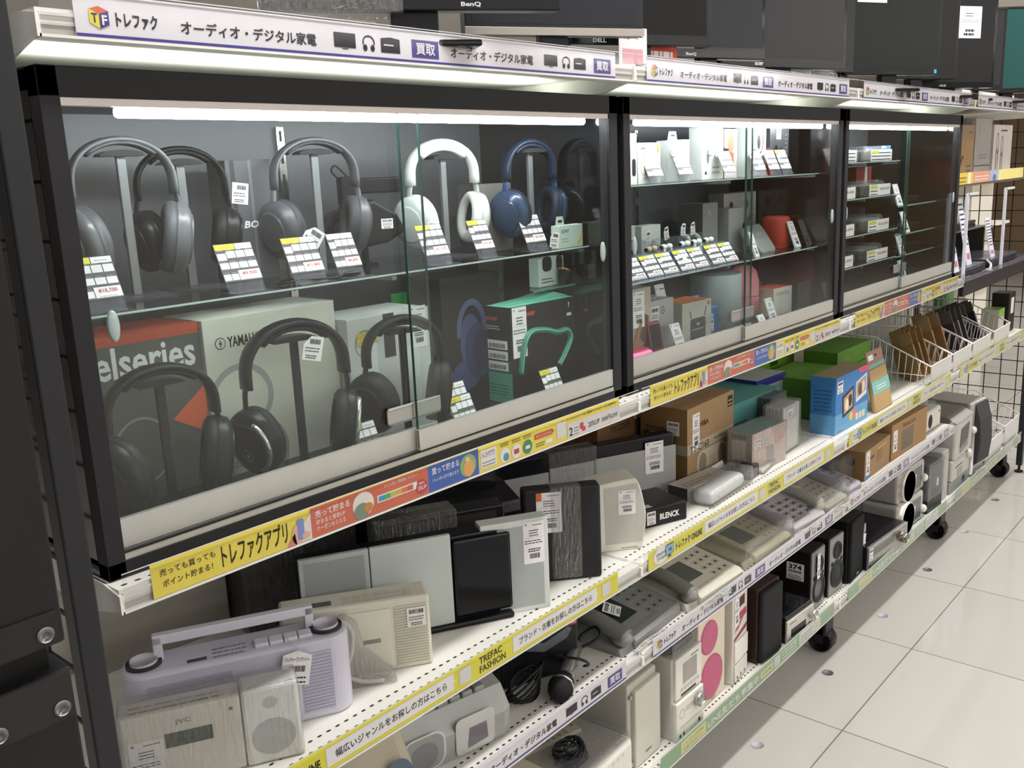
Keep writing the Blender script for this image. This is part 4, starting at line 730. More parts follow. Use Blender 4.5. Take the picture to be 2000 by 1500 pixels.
# ------------------------------------------------------------------ monitors along the top shelf
zT = ZT + SF
def monitor(label, loc, rz, w, h, z0, bez='#1b1b1e/.3', screen='#25272b/.28', brand=None, foot='plain', bar=None, paper=None, led=None, bot=.016, bx=None, wrap=None):
    """loc is the lower left corner of the screen housing on plan; the housing hangs at height z0 on its stand"""
    t = thing('monitor', label, 'monitor', (loc[0], loc[1], zT), rz); q = z0 - zT
    m = M(); m.box(0, 0, q, w, .022, q + h, bez, .002); m.box(w * .15, .022, q + .02, w * .85, .036, q + h - .03, bez, .004); m.obj('housing', t)
    m = M(); m.fr((0, -.0001, q)); m.r(.010, bot, w - .010, h - .010, screen, 1); m.obj('screen', t)
    m = M(); m.fr((0, -.0001, q))
    if brand: bw = .0055 * len(brand) * 1.15; m.t(brand, (bx if bx is not None else w / 2) - bw / 2, .004, bw, .0062, '#c9cacd/.4', 1, .03)
    else: m.r(w * .4, .006, w * .6, .0064, '#4d4e52/.4', 1)
    m.obj('bezel_mark', t)
    if bar: m = M(); m.box(-.001, -.002, q, w + .001, -.0004, q + bar, '#a8a29b/.35/.4', .0005); m.obj('chin_bar', t)
    if led: m = M(); m.fr((0, -.0001, q)); m.r(w - .018, .004, w - .01, .013, '#4d9fd6/.4', 1); m.obj('power_sticker', t)
    m = M(); m.box(w * .42, .012, .006, w * .58, .03, q + .06, bez, .002); m.obj('stand_neck', t)
    m = M()
    if foot == 'ring': m.tube([(w * .5 + .05 * math.cos(R(a)), .02 + .06 * math.sin(R(a)), .006) for a in range(0, 360, 15)], .006, '#8d8f92/.25/.7', 8, True); m.box(w * .45, .015, 0, w * .55, .03, .012, '#8d8f92/.25/.7')
    elif foot == 'silver': m.box(w * .25, -.02, 0, w * .75, .10, .006, '#b9babb/.25/.5', .002)
    else: m.box(w * .3, -.03, 0, w * .7, .09, .008, '#141416/.12', .003)
    m.obj('stand_foot', t)
    if paper:
        m = M(); u, v, pw, ph = paper; m.fr((0, -.0006, q)); m.r(u, v, u + pw, v + ph, '#efeeee/.5', 2); m.lines(u + pw * .1, v + ph * .5, pw * .8, ph * .12, 2, GREYT, 3); m.r(u + pw * .05, v + ph * .64, u + pw * .95, v + ph * .645, GREYT, 3); m.lines(u + pw * .3, v + ph * .68, pw * .35, ph * .16, 2, INK, 3); m.lines(u + pw * .3, v + ph * .2, pw * .4, ph * .1, 1, INK, 3, .8); m.lines(u + pw * .25, v + ph * .08, pw * .5, ph * .1, 1, INK, 3, .8); m.obj('price_paper', t)
    if wrap: m = M(); m.box(wrap[0], -.006, q - .004, wrap[1], .042, q + h, 'film', .003); m.obj('stretch_wrap', t)
    return t
monitor('dark monitor with stretch wrapped left side, leftmost over the long white sign', (.322, .140, 0), -33.6, .372, .23, 1.4585, screen='#2b2c31/.35', brand='BenQ', wrap=(0, .17), bx=.255, bot=.014)
monitor('monitor with wide silver bottom bar above the joint of first signs', (.660, .128, 0), -27.6, .288, .24, 1.4555, bez='#2c2e32/.35', screen='#2a2c31/.35', bar=.011, foot='silver')
monitor('monitor with name mark on thin black chin behind the silver barred one', (.90, .118, 0), -23.2, .274, .24, 1.4575, bez='#161618/.15', screen='#0c0c0e/.3', brand='DELL', foot='ring', bx=.05, bot=.018)
monitor('glossy black monitor with small mark at its middle bottom edge', (1.155, .120, 0), -18, .27, .24, 1.4535, bez='#131315/.1', screen='#232427/.25', brand='BenQ', bx=.08, bot=.022)
monitor('large black monitor with white mark, above the second bay sign text', (1.375, .116, 0), -15.1, .394, .27, 1.4495, bez='#1a1a1c/.15', screen='#2a2a2c/.3', brand='acer', bot=.02, bx=.115)
monitor('black monitor with white price paper hanging near its top left', (1.83, .10, 0), -12, .21, .25, 1.4585, bez='#161619/.25', screen='#191b1c/.3', paper=(.02, .155, .07, .06))
monitor('black monitor with blue power sticker at its lower right corner', (1.93, .085, 0), -26.3, .30, .26, 1.4545, bez='#161618/.25', screen='#17191a/.3', led=True, paper=(.03, .165, .09, .07))
monitor('black monitor with white price paper at upper right, behind the blue stickered one', (2.27, .12, 0), -26, .27, .26, 1.463, bez='#161619/.25', screen='#141416/.3', paper=(.0, .165, .085, .07))
monitor('wide black monitor low over the third bay sign with a small mark', (2.425, .10, 0), -27.9, .312, .26, 1.4425, bez='#131315/.12', screen='#121214/.3', brand='ASUS', bx=.12, paper=(.165, .135, .085, .085))
monitor('dark grey monitor with white price paper at the right end of the row', (2.78, .09, 0), -40, .17, .24, 1.4455, bez='#1c1c1d/.3', screen='#2c2d2d/.35', paper=(.02, .125, .1, .08))
monitor('last black monitor at the right picture edge showing green picture strip', (3.05, .10, 0), -42, .25, .27, 1.4465, bez='#161618/.3', screen='#1d4a48/.3', paper=(-.04, .13, .09, .09))
# odds and ends standing between the monitor feet
m = M(); m.box(0, 0, 0, .10, .0012, .075, '#c94a2c/.5'); m.fr((0, -.0002, 0)); m.r(.0, .062, .1, .075, '#e39a70/.5', 1); m.lines(.01, .03, .08, .03, 2, PAPER, 2, .6); m.box(.0, .0012, 0, .1, .04, .004, '#c9c9c9/.3')
solo('promo_card', m, 'orange red promotion card standing between monitors at the second sign', 'card', (1.02, .075, zT), -10)
m = M(); m.box(0, 0, 0, .065, .0012, .068, '#e9e6e8/.5'); m.fr((0, -.0002, 0)); m.t('スピーカー', .006, .05, .05, .008, INK, 1, .01); m.r(.008, .012, .055, .035, '#d9a0a8/.5', 1); m.box(.0, .0012, 0, .065, .04, .004, '#c9c9c9/.3')
solo('promo_card', m, 'white promotion card with pink block left of the orange card', 'card', (.945, .06, zT), -10)
t = thing('cable_bundle', 'black cables with blue ties on the top shelf under the acer marked monitor'.replace('acer marked', 'large black'), 'cable', (1.50, .06, zT)); m = M()
for i in range(4): m.tube(smooth([(0, .01 * i, .004), (.06, .01 * i - .01, .012 + .004 * i), (.13, .008 * i, .012), (.19, .01 * i - .01, .004)], 6), .0035, BK, 6)
m.obj('cord', t); m = M()
for x in (.055, .11): m.tube([(x, .01 + .026 * math.cos(R(a)), .012 + .012 * math.sin(R(a))) for a in range(0, 360, 30)], .002, '#2f4fc0/.4', 6, True)
m.obj('cable_tie', t)
t = thing('wrapped_device', 'crumpled clear bag on the top shelf right of the cables', 'wrapped device', (1.73, .075, zT)); m = M(); m.box(0, 0, 0, .10, .06, .03, '#d4d5d4/.3', .008); m.obj('device_body', t); m = M(); m.box(-.01, -.01, 0, .12, .08, .045, 'film', .012, 3); m.obj('plastic_bag', t)
t = carton('wrapped_device', 'beige wrapped box on the top shelf under the silver barred monitor', 'wrapped device', (.40, .23, zT), 0, .18, .1, .06, '#d5cfc2/.5'); m = M(); m.box(-.004, -.004, 0, .184, .104, .066, 'film', .004); m.obj('plastic_wrap', t)
carton('white_box', 'white flat box on the top shelf at the far right end', 'box', (2.74, .05, zT), 0, .6, .12, .035, '#e8e4dd/.5')

# ------------------------------------------------------------------ fourth bay upper deck: laptops
m = M(); m.box(0, .0, 0, .96, .012, .040, '#2a2526/.35'); m.box(0, .002, .036, .96, .44, .042, '#2c2c36/.3')
t = thing('laptop_deck', 'dark shelf deck with brown black front edge carrying laptops, fourth bay', 'shelf', (2.698, .0, .83)); m.obj('deck_board', t)
m = M(); m.box(0, .0, .044, .9, .004, .058, 'acrylic'); m.obj('clear_lip', t)
for x in (.008, .438):
    m = M(); m.box(x - .005, .002, .042, x + .005, .010, .31, '#dcdde6/.3'); m.box(x - .004, .002, .305, x + .10, .01, .312, '#dcdde6/.3'); m.obj('white_upright', t)
for i, (x, y, zz, lab) in enumerate(((2.75, .04, .873, 'at the front left of the laptop deck'), (3.16, .04, .873, 'at the front right of the laptop deck'), (2.78, .20, .985, 'on the raised rear tier, left'), (3.20, .20, .985, 'on the raised rear tier, right'))):
    t = thing('laptop', 'dark closed laptop %s' % lab, 'laptop', (x, y, zz)); m = M(); m.box(0, 0, 0, .34, .22 if zz < .9 else .2, .014, '#2c2a30/.3', .004); m.obj('base', t); m = M(); m.box(0, 0, .0143, .34, .22 if zz < .9 else .2, .026, '#3d3d4a/.22', .004); m.obj('lid', t)
m = M(); m.box(0, 0, 0, .92, .24, .006, '#8a8578/.4'); 
for x in (.0, .9): m.box(x, 0, -.108, x + .015, .22, 0, '#4a463f/.4')
solo('rear_tier', m, 'grey raised tier behind the front laptops in the fourth bay', 'display riser', (2.72, .19, .979))
for lab, x, y, zz, h in (('first long white blue spec strip beside the third display case', 2.715, .035, .8995, .20), ('second spec strip, leaning on the front left laptop', 2.94, .06, .8995, .22), ('third spec strip, leaning near the front right laptop', 3.22, .06, .8995, .14)):
    t = thing('spec_strip', lab, 'price tag', (x, y, zz)); m = M(); m.fr((0, 0, 0), (1, 0, 0), (0, .2, .98)); w_ = .055
    m.prism([(0, 0), (.2 * h, .98 * h), (.2 * h + .001, .98 * h), (.003, 0)], 'x', 0, w_, '#d8dae6/.4'); m.fr((0, -.0002, 0), (1, 0, 0), (0, .2, .98)); m.r(0, 0, w_, h, '#dcdeec/.45', 1)
    for i in range(9): m.r(.004, h * (.3 + i * .075), w_ - .004, h * (.325 + i * .075), '#3a3842/.6', 2)
    m.t('¥', .008, h * .08, .008, h * .1, '#c9808a/.6', 2); m.lines(.018, h * .08, .03, h * .12, 1, '#c9808a/.6', 2, .8); m.obj('strip_card', t)
m = M(); m.tube(smooth([(0, 0, 0), (.02, .0, .02), (.05, .02, .03), (.09, .03, .028)]), .004, '#d8d8de/.2', 8); m.ell((0, 0, .004), (.012, .012, .006), '#e6e6ec/.2'); solo('security_cable', m, 'white security cable post in front of the front left laptop', 'security cable', (3.03, .015, .8735))
# upper ledge of the fourth bay with cartons and its own strip sign
t = thing('steel_shelf', 'narrow white shelf with cartons high in the fourth bay', 'shelf', (2.72, .07, 1.168)); m = M(); m.box(0, 0, 0, .92, .33, .012, WHITE); m.box(0, -.004, -.012, .92, 0, .012, '#6e6059/.5'); m.obj('shelf_board', t)
m = M(); m.box(0, 0, 0, .86, .0008, .036, '#d9bf4a/.5'); FRONT(m); m.r(.16, 0, .19, .036, '#e6dccf/.5', 1); m.r(.22, 0, .42, .036, '#d49880/.5', 1); m.r(.42, 0, .52, .036, '#a3b0cc/.5', 1); m.r(.52, 0, .86, .036, '#e6d888/.5', 1); m.lines(.03, .006, .12, .024, 2, '#7a6a20/.6', 2); m.lines(.24, .008, .16, .02, 2, '#e9d8cc/.6', 2); m.d(.47, .01, .02, .012, '#5a6a9c/.5', 2); solo('shelf_sign', m, 'pale yellow and pink strip sign on the high narrow shelf, fourth bay', 'sign', (2.745, .064, 1.164))
z = 1.1805
def arms_print(m, w, d, h):
    FRONT(m); m.r(.0, h * .74, w, h, '#95796080/.6'.replace('80/', '/'), .6); m.r(.012, h * .76, .034, h * .93, '#4a3c36/.6', 1); m.d(.05, h * .84, .012, .012, '#84703c/.6', 1); m.r(w - .06, h * .84, w - .02, h * .89, '#7a6048/.6', 1)
    m.tube([m.pt(u, v, 1) for u, v in ((.03, .10), (.05, .04), (.07, .015), (.09, .05), (.11, .07))], .004, '#8a6c4a/.7', 6); m.r(w - .07, .035, w - .02, .043, '#7a6048/.6', 1); m.r(w - .07, .02, w - .02, .028, '#7a6048/.6', 1)
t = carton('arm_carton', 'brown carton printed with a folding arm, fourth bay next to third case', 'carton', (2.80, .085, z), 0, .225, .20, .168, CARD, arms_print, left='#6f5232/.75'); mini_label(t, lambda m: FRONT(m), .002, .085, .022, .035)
carton('brown_carton', 'dark brown carton behind the folding arm carton', 'carton', (2.74, .30, z), 0, .28, .09, .175, '#4b4038/.8')
t = carton('wrapped_box', 'white box in crumpled clear wrap beside the folding arm carton', 'box', (3.04, .085, z), 0, .185, .18, .19, '#c9c0bb/.5', lambda m, w, d, h: (FRONT(m), m.lines(.03, h - .05, .02, .03, 4, '#6a6266/.6', 1), m.lines(.05, .06, .1, .02, 2, GREYT, 1), m.r(0, .035, w, .039, '#3a3436/.6', 1))); m = M(); m.box(-.004, -.005, 0, .189, .184, .194, 'film', .006, 3); m.obj('plastic_wrap', t)
t = carton('stand_box', 'white box with dark chair like figures at the right edge, fourth bay', 'box', (3.26, .085, z), 0, .24, .2, .172, '#d8cfcc/.5', lambda m, w, d, h: (FRONT(m), m.ring(.05, .11, .016, .035, .006, '#6a6468/.6', 1), m.r(.034, .0, .044, .09, '#7d777a/.6', 1), m.r(.056, .0, .066, .09, '#7d777a/.6', 1), m.ring(.11, .10, .016, .035, .006, '#6a6468/.6', 1), m.r(.095, 0, .105, .08, '#7d777a/.6', 1), m.r(.115, 0, .125, .08, '#7d777a/.6', 1), m.lines(.09, .15, .08, .014, 1, INK, 1)))
# things further back seen through the wire mesh
for i, (x, zz, k, w_) in enumerate(((4.3, .9, '#c9c3b8/.6', .5), (4.9, .9, '#a79f92/.6', .6), (5.5, .9, '#d8d2c6/.6', .5))):
    t = thing('far_display_rack', 'pale display rack beyond the end panel, %s' % ('nearest', 'middle', 'farthest')[i], 'rack', (x, .75, 0)); w_ -= .06; m = M(); m.box(0, 0, .04, w_, .4, 1.25, k); m.obj('cabinet', t)
    for s_ in range(4): m = M(); m.box(-.01, -.10, .3 + s_ * .27, w_ + .01, 0, .315 + s_ * .27, '#d9cf6e/.6' if s_ % 2 else '#d8d4cc/.6'); m.obj('ledge', t)
    m = M(); m.box(.02, .02, 0, w_ - .02, .38, .04, '#4a4744/.6'); m.obj('foot', t)

# ------------------------------------------------------------------ shelf B, first bay
zB = ZB + SF
LIL = '#cbc9da/.4'; 
t = thing('stereo_system', 'white compact stereo with dark display and round grey speaker at the lower left', 'stereo', (.032, .122, zB), -28.6)
m = M(); m.box(0, 0, 0, .131, .036, .094, '#dcd8cf/.3', .003); m.fr((0, -.0001, 0)); m.t('JVC', .058, .074, .018, .0075, '#8d8a86/.4', 1, .04); m.r(.118, .078, .122, .082, '#5a5754/.4', 1); m.obj('centre_unit', t)
m = M(); m.fr((0, -.0002, 0)); m.r(.046, .048, .098, .066, '#39413f/.15', 1); m.obj('display', t)
m = M(); m.box(.132, -.002, 0, .197, .034, .098, '#e9eae6/.4', .004); m.fr((0, -.0021, 0)); m.obj('speaker', t)
m = M(); m.fr((0, -.0022, 0)); m.d(.165, .034, .0255, .023, '#b9bcbc/.6', 1, 32); m.d(.164, .078, .008, .0075, '#bfc1c1/.6', 1, 24); m.obj('speaker_grille', t)
price_label(t, lambda m: m.fr((0, -.0002, 0)), .006, .001, .037, .062)
m = M(); m.fr((0, 0, .0941), (1, 0, 0), (0, 1, 0)); m.lines(.01, .008, .1, .02, 2, '#a9a49c/.5', 1); m.box(-.002, -.003, .0, .199, .039, .1005, 'film', .004); m.obj('plastic_bag', t)
# lilac boombox
t = thing('boombox', 'lilac grey cassette boombox with carrying handle behind the compact stereo', 'radio', (.066, .178, zB), -28.1)
def ribs(m, x0, x1, z0, z1, n, y, k): [m.box(x0, y - .0012, z0 + (z1 - z0) * i / n, x1, y, z0 + (z1 - z0) * (i + .62) / n, k) for i in range(n)]
m = M(); m.prism(rrect(.272, .062, .026, 8, .136, .031), 'z', 0, .108, LIL, inset=.005); m.obj('case', t)
for a_, b_ in ((.028, .125), (.207, .246)): m = M(); ribs(m, a_, b_, .012, .094, 18, -.0002, '#b4b2c6/.4'); m.obj('speaker_ribs', t)
m = M(); m.box(.132, -.002, .016, .204, .0, .080, '#cbc9d9/.4', .001); m.fr((0, -.0021, 0)); m.r(.148, .034, .184, .060, '#8a8796/.2', 1); m.d(.160, .047, .0065, .008, '#26242a/.3', 2); m.obj('cassette_door', t)
m = M(); [m.box(a_, .034, z_, b_, .046, y_, '#d6d4e1/.4', .0015) for a_, z_, b_, y_ in ((.038, .100, .049, .138), (.221, .100, .232, .138), (.038, .127, .232, .1395))]; m.obj('handle', t)
for x in (.026, .246): m = M(); m.cyl((x, .031, .108), 'z', .021, 0, .0035, '#3a3840/.4', 28); m.cyl((x, .031, .1115), 'z', .016, 0, .0035, '#d3d1de/.35', 28); m.obj('dial', t)
m = M()
for i in range(4): m.box(.155 + i * .018, .012, .107, .172 + i * .018, .03, .1125, '#d6d4e0/.35', .0015)
m.obj('key_row', t); m = M(); m.fr((0, 0, .1082), (1, 0, 0), (0, 1, 0)); m.r(.075, .01, .098, .018, '#4a4852/.4', 1); m.lines(.105, .01, .04, .03, 3, '#8b8998/.5', 1); m.obj('top_display', t)
m = M(); m.fr((.178, -.008, .062), (.97, 0, -.2), (.2, 0, .97)); m.p([(0, 0), (.036, 0), (.036, .04), (.018, .046), (0, .04)], PAPER, 1); m.t('トレジャーファクトリー', .003, .031, .030, .0065, INK, 2, .02); m.barcode(.009, .018, .02, .008, INK, 2); m.lines(.005, .003, .026, .012, 2, INK, 2); m.tube([m.pt(.018, .043, 0), m.pt(.018, .05, 0), (.19, .01, .118)], .0005, '#cfcfd2/.5', 5); m.obj('paper_tag', t)
# ivory radio cassette with cord in a bag
t = thing('radio_cassette', 'ivory radio cassette player with ribbed right speaker, third item of the row', 'radio', (.281, .168, zB), -34.3)
m = M(); m.box(0, 0, 0, .203, .05, .106, '#d9d6c9/.45', .004); m.obj('case', t)
for a_, b_ in ((.153, .198), (.004, .06)): m = M(); ribs(m, a_, b_, .006, .096, 22, -.0001, '#c9c6b8/.45'); m.obj('speaker_ribs', t)
m = M(); m.box(.075, -.0015, .008, .148, 0, .094, '#dedbce/.45', .001); m.fr((0, -.0016, 0)); m.r(.108, .046, .132, .052, '#8f8a84/.4', 1); m.obj('cassette_door', t)
m = M(); m.fr((0, 0, .1062), (1, 0, 0), (0, 1, 0)); m.r(.04, .01, .07, .024, '#5c5954/.4', 1); [m.r(.085 + i * .014, .008 + j * .013, .096 + i * .014, .017 + j * .013, '#cbc8bb/.4', 1) for i in range(7) for j in range(2)]; m.obj('button_panel', t)
mini_label(t, lambda m: m.fr((0, -.0016, 0)), .17, .062, .026, .028)
m = M(); m.tube(smooth([(.05, -.016, .088), (.075, -.02, .097), (.092, -.02, .08), (.09, -.022, .05), (.08, -.024, .02), (.10, -.026, .006), (.13, -.03, .004)], 7), .0032, '#dddbd4/.4', 8); m.tube(smooth([(.06, -.02, .07), (.078, -.024, .04), (.07, -.026, .012), (.085, -.03, .004)], 7), .003, '#dddbd4/.4', 8); m.obj('power_cord', t)
m = M(); m.prism([(.034, .086), (.05, .1), (.085, .105), (.1, .09), (.108, .05), (.145, .012), (.148, .001), (.075, .0), (.07, .04)], 'y', -.038, -.009, 'film', inset=.008); m.obj('plastic_bag', t)
# slim stereo with white speaker panels
SP = '#c3c9c8/.45'
t = thing('slim_stereo', 'slim black stereo flanked by flat pale grey speaker panels, left of the white framed panel', 'stereo', (.350, .214, zB), -28.7)
m = M(); m.box(.0, .002, 0, .32, .04, .144, '#15151a/.15', .003); m.box(.226, -.004, .014, .318, .002, .138, '#17171d/.2', .004); m.box(.1, -.012, 0, .318, .05, .010, '#131316/.3', .004); m.obj('centre_unit', t)
m = M(); m.box(0, -.006, .012, .100, .002, .151, '#bac0bf/.45', .001); m.fr((0, -.0061, 0)); m.r(.007, .019, .093, .144, '#9da2a2/.6', 1); m.obj('speaker_panel', t)
m = M(); m.box(.1015, -.006, .008, .223, .002, .151, SP, .001); m.obj('speaker_panel', t)
t = thing('slim_stereo', 'slim black stereo in stretch wrap behind the white framed speaker panel', 'stereo', (.568, .185, zB), -29)
m = M(); m.box(-.075, .0, 0, .135, .04, .152, '#222026/.2', .003); m.fr((0, -.0001, 0)); m.r(-.03, .10, .12, .145, '#3b3a38/.1', 1); m.box(-.07, -.03, 0, .10, .04, .012, '#141416/.3', .004); m.obj('centre_unit', t)
m = M(); m.box(-.082, -.003, .0, .055, .045, .158, 'film', .004); m.obj('stretch_wrap', t)
t = thing('slim_speaker', 'white framed flat speaker panel with grey grille and price label', 'speaker', (.591, .086, zB), -30.9)
m = M(); m.box(0, 0, 0, .109, .028, .151, '#d3d7d6/.45', .0015); m.obj('cabinet', t); m = M(); m.fr((0, -.0002, 0)); m.r(.009, .008, .1, .141, '#a6acad/.65', 1); m.obj('grille', t)
price_label(t, lambda m: m.fr((0, -.0003, 0)), .068, .078, .034, .068)
t = thing('slim_speaker', 'tall black flat speaker with stretch wrap band and orange cornered price label', 'speaker', (.722, .112, zB), -40)
m = M(); m.box(0, 0, 0, .131, .03, .164, '#29262b/.5', .005); m.obj('cabinet', t); price_label(t, lambda m: m.fr((0, -.0003, 0)), .022, .088, .042, .07, orange=True)
m = M(); m.box(.045, -.002, .004, .098, .032, .166, 'film', .004); m.obj('stretch_wrap', t)
t = thing('dock_speaker', 'white speaker with bulging right side and grey grille, right of the tall black speaker', 'speaker', (.892, .095, zB), -37.5)
m = M(); m.prism(smooth([(0, 0, 0), (.078, 0, 0), (.088, .004, 0), (.097, .05, 0), (.092, .09, 0), (.082, .128, 0), (.07, .133, 0), (0, .124, 0)], 3) and [(p.x, p.y) for p in smooth([(0, 0, 0), (.078, 0, 0), (.09, .006, 0), (.098, .055, 0), (.094, .09, 0), (.084, .126, 0), (.068, .133, 0), (.002, .126, 0), (0, .124, 0)], 4)], 'y', 0, .06, '#dddbd0/.4', inset=.003); m.obj('case', t)
m = M(); m.fr((0, -.0002, 0)); m.p([(.022, .014), (.09, .014), (.0965, .055), (.0925, .09), (.082, .124), (.02, .12)], '#bdbcb4/.7', 1); m.ring(.055, .06, .026, .026, .0006, '#aeada6/.7', 2); m.lines(.05, .004, .03, .005, 1, GREYT, 1); m.obj('grille', t)
price_label(t, lambda m: m.fr((0, -.0004, 0)), .046, .068, .032, .045)
t = thing('slim_stereo', 'slim stereo with dark top band and wide grey panels behind the white bulging speaker', 'stereo', (1.0, .284, zB), -23.9)
m = M(); m.box(-.16, .0, 0, .30, .03, .124, '#17171d/.12', .004); m.obj('centre_unit', t); m = M(); m.box(-.155, -.004, .0, .0, 0, .09, '#a4a5a5/.5', .001); m.obj('speaker_panel', t); m = M(); m.box(.105, -.004, 0, .302, 0, .098, '#a3a4a3/.5', .001); m.obj('speaker_panel', t); m = M(); m.box(.003, -.004, .0, .104, 0, .096, '#b5b9ba/.4', .001); m.fr((0, -.0042, 0)); m.lines(.03, .085, .03, .004, 1, GREYT, 1); m.obj('display_panel', t)
m = M(); m.box(.0, -.006, .0, .11, .032, .128, 'film', .003); m.obj('stretch_wrap', t); price_label(t, lambda m: m.fr((0, -.0044, 0)), .225, .045, .045, .068)
t = thing('dvd_stereo', 'black slanted slim stereo lying propped behind the wrapped slim stereo', 'stereo', (.62, .26, zB), -22)
m = M(); m.prism([(0, 0), (.12, 0), (.12, .02), (.09, .128), (.07, .128), (.0, .11)], 'x', 0, .20, '#222126/.25', inset=.003); m.obj('case', t); m = M(); m.box(0, -.006, .095, .2, .004, .112, '#77757a/.3/.4', .001); m.obj('front_bar', t); m = M(); m.prism(oval(.06, .012, 20, .12, .128), 'y', .06, .09, '#161619/.3'); m.obj('top_lid', t)
# dark wrapped speakers standing at the back of the first bay
for lab, x, k, f in (('tall black speaker in stretch wrap at the back left of the first bay', .34, '#17161a/.3', True), ('second black wrapped speaker at the back, next to the first', .445, '#1d1c20/.35', True), ('plain black speaker at the back behind the pale grey panels', .56, '#121214/.4', False)):
    t = thing('floor_speaker', lab, 'speaker', (x, .34, zB), -12); m = M(); m.box(0, 0, 0, .095, .09, .225, k, .003); m.obj('cabinet', t)
    if f: m = M(); m.box(-.003, -.003, .0, .098, .093, .228, 'film', .003); m.obj('stretch_wrap', t)
    m = M(); m.fr((0, -.0002, 0)); m.r(.006, .01, .089, .215, '#0d0d0f/.8', 1); m.obj('grille', t)
m = M(); m.fr((0, 0, 0)); m.box(0, 0, 0, .20, .012, .205, '#a19c92/.5', .002); solo('grey_panel', m, 'plain grey panel standing against the back left of the first bay', 'panel', (.14, .41, zB), -6)
# black case in front at the joint
t = carton('blenck_box'.replace('blenck', 'sleeve'), 'low black box with white lettering right of the white bulging speaker', 'box', (1.035, .088, zB), -21.4, .107, .10, .038, '#1f1f24/.35', lambda m, w, d, h: (FRONT(m), m.t('BLENCK', .042, .012, .046, .012, PAPER, 1, .03), TOP(m, h), m.r(.006, .01, w - .03, .09, '#2a2a30/.4', 1), m.r(.004, .006, .03, .022, '#c9c9c6/.5', 1.5)), bev=.003)
mini_label(t, lambda m: FRONT(m), .012, .006, .02, .026)

# ------------------------------------------------------------------ shelf B, second bay
def tosh(m, w, d, h):
    FRONT(m); m.r(0, .066, w, .088, '#b7aa93/.6', .8); m.t('TOSHIBA', .02, .118, .075, .012, '#3a2d20/.6', 1, .03); m.t('TY-C160', .012, .067, .085, .016, '#3d342a/.6', 2, .01); m.lines(.12, .076, .085, .008, 1, '#6a5d4c/.6', 2); m.p(rrect(.024, .026, .004, 3, w - .018, h - .022), '#3b3630/.6', 1); m.lines(w - .027, h - .031, .018, .018, 2, '#c9b18a/.6', 2)
    m.p(rrect(.138, .058, .022, 5, .112, .034), '#c8bba6/.6', 1); m.ring(.112, .034, .069, .029, .0015, '#4a3f33/.6', 2) if False else None
    for u in (.068, .157): m.d(u, .034, .0175, .0235, '#8d8577/.6', 2)
    m.p(rrect(.03, .02, .003, 3, .112, .032), '#b9ab94/.6', 2); m.d(w - .022, .066, .012, .012, '#4a4036/.6', 2)
    LEFT(m, d); m.r(0, .066, d, .088, '#a99c86/.6', .8); m.t('TOSHIBA', .012, .112, .06, .012, '#3a2d20/.6', 1, .03); m.p(rrect(.018, .024, .003, 3, .016, .10), '#3b3630/.6', 1); m.p(rrect(.014, .02, .002, 3, .082, .096), '#6a4f33/.6', 1); m.d(.07, .036, .018, .02, '#8d8577/.6', 1)
t = carton('radio_carton', 'brown carton printed with a two speaker radio, tall in the second bay', 'carton', (1.301, .146, zB), 1.7, .216, .115, .168, CARD, tosh, left='#86683f/.75', seams=True)
price_label(t, lambda m: FRONT(m), .022, .072, .032, .08); mini_label(t, lambda m: LEFT(m, .115), .066, .108, .03, .03)
t = carton('radio_carton', 'darker brown carton behind and left of the two speaker radio carton', 'carton', (1.15, .27, zB), 3, .2, .12, .185, '#6f5030/.8', lambda m, w, d, h: (FRONT(m), m.t('TY-CDS9', .05, .12, .08, .014, '#3a2818/.6', 1, .02), m.p(rrect(.014, .02, .002, 3, .07, .07), '#4d3820/.6', 1)), seams=True); mini_label(t, lambda m: FRONT(m), .15, .13, .03, .028)
carton('flat_teal_box', 'large flat teal box lying high behind the small wrapped boxes', 'box', (1.515, .19, zB), -2, .30, .20, .112, '#5f9f9c/.5', lambda m, w, d, h: (FRONT(m), m.r(.0, 0, w, .055, '#c7c9c6/.5', .8), m.d(w - .03, h - .015, .014, .014, '#2b3a3c/.5', 1), m.t('brother', .06, .06, .07, .012, '#2a4a52/.6', 1, .02) if False else m.lines(.06, .06, .08, .012, 1, '#2a4a52/.6', 1)), top='#5aa09c/.35')
t = carton('phone_box', 'pinkish wrapped box with face and device pictures beside the radio carton', 'box', (1.439, .066, zB), -3.2, .148, .06, .092, '#cbaea2/.45', lambda m, w, d, h: (FRONT(m), m.p([(w * .55, h), (w, h), (w, h * .62), (w * .7, h * .5)], '#b98f84/.5', 1), m.p(rrect(.034, .044, .006, 4, .078, .03), '#8f8790/.4', 1), m.r(.004, h - .014, .012, h - .004, '#d06a3c/.5', 1), m.t('PHONE', .05, .072, .03, .006, '#8a6c64/.5', 1) if False else m.lines(.02, .05, .05, .025, 3, '#a58b82/.5', 1), LEFT(m, d), m.r(.01, .03, .045, .075, '#d5d3d0/.5', 1), m.r(.01, .078, .045, .088, '#5c7a80/.5', 1)), top='#6f9a98/.4', left='#a9938f/.5'); mini_label(t, lambda m: FRONT(m), .014, .055, .022, .022)
m = M(); m.box(-.003, -.003, 0, .151, .063, .095, 'film', .003); m.obj('plastic_wrap', t)
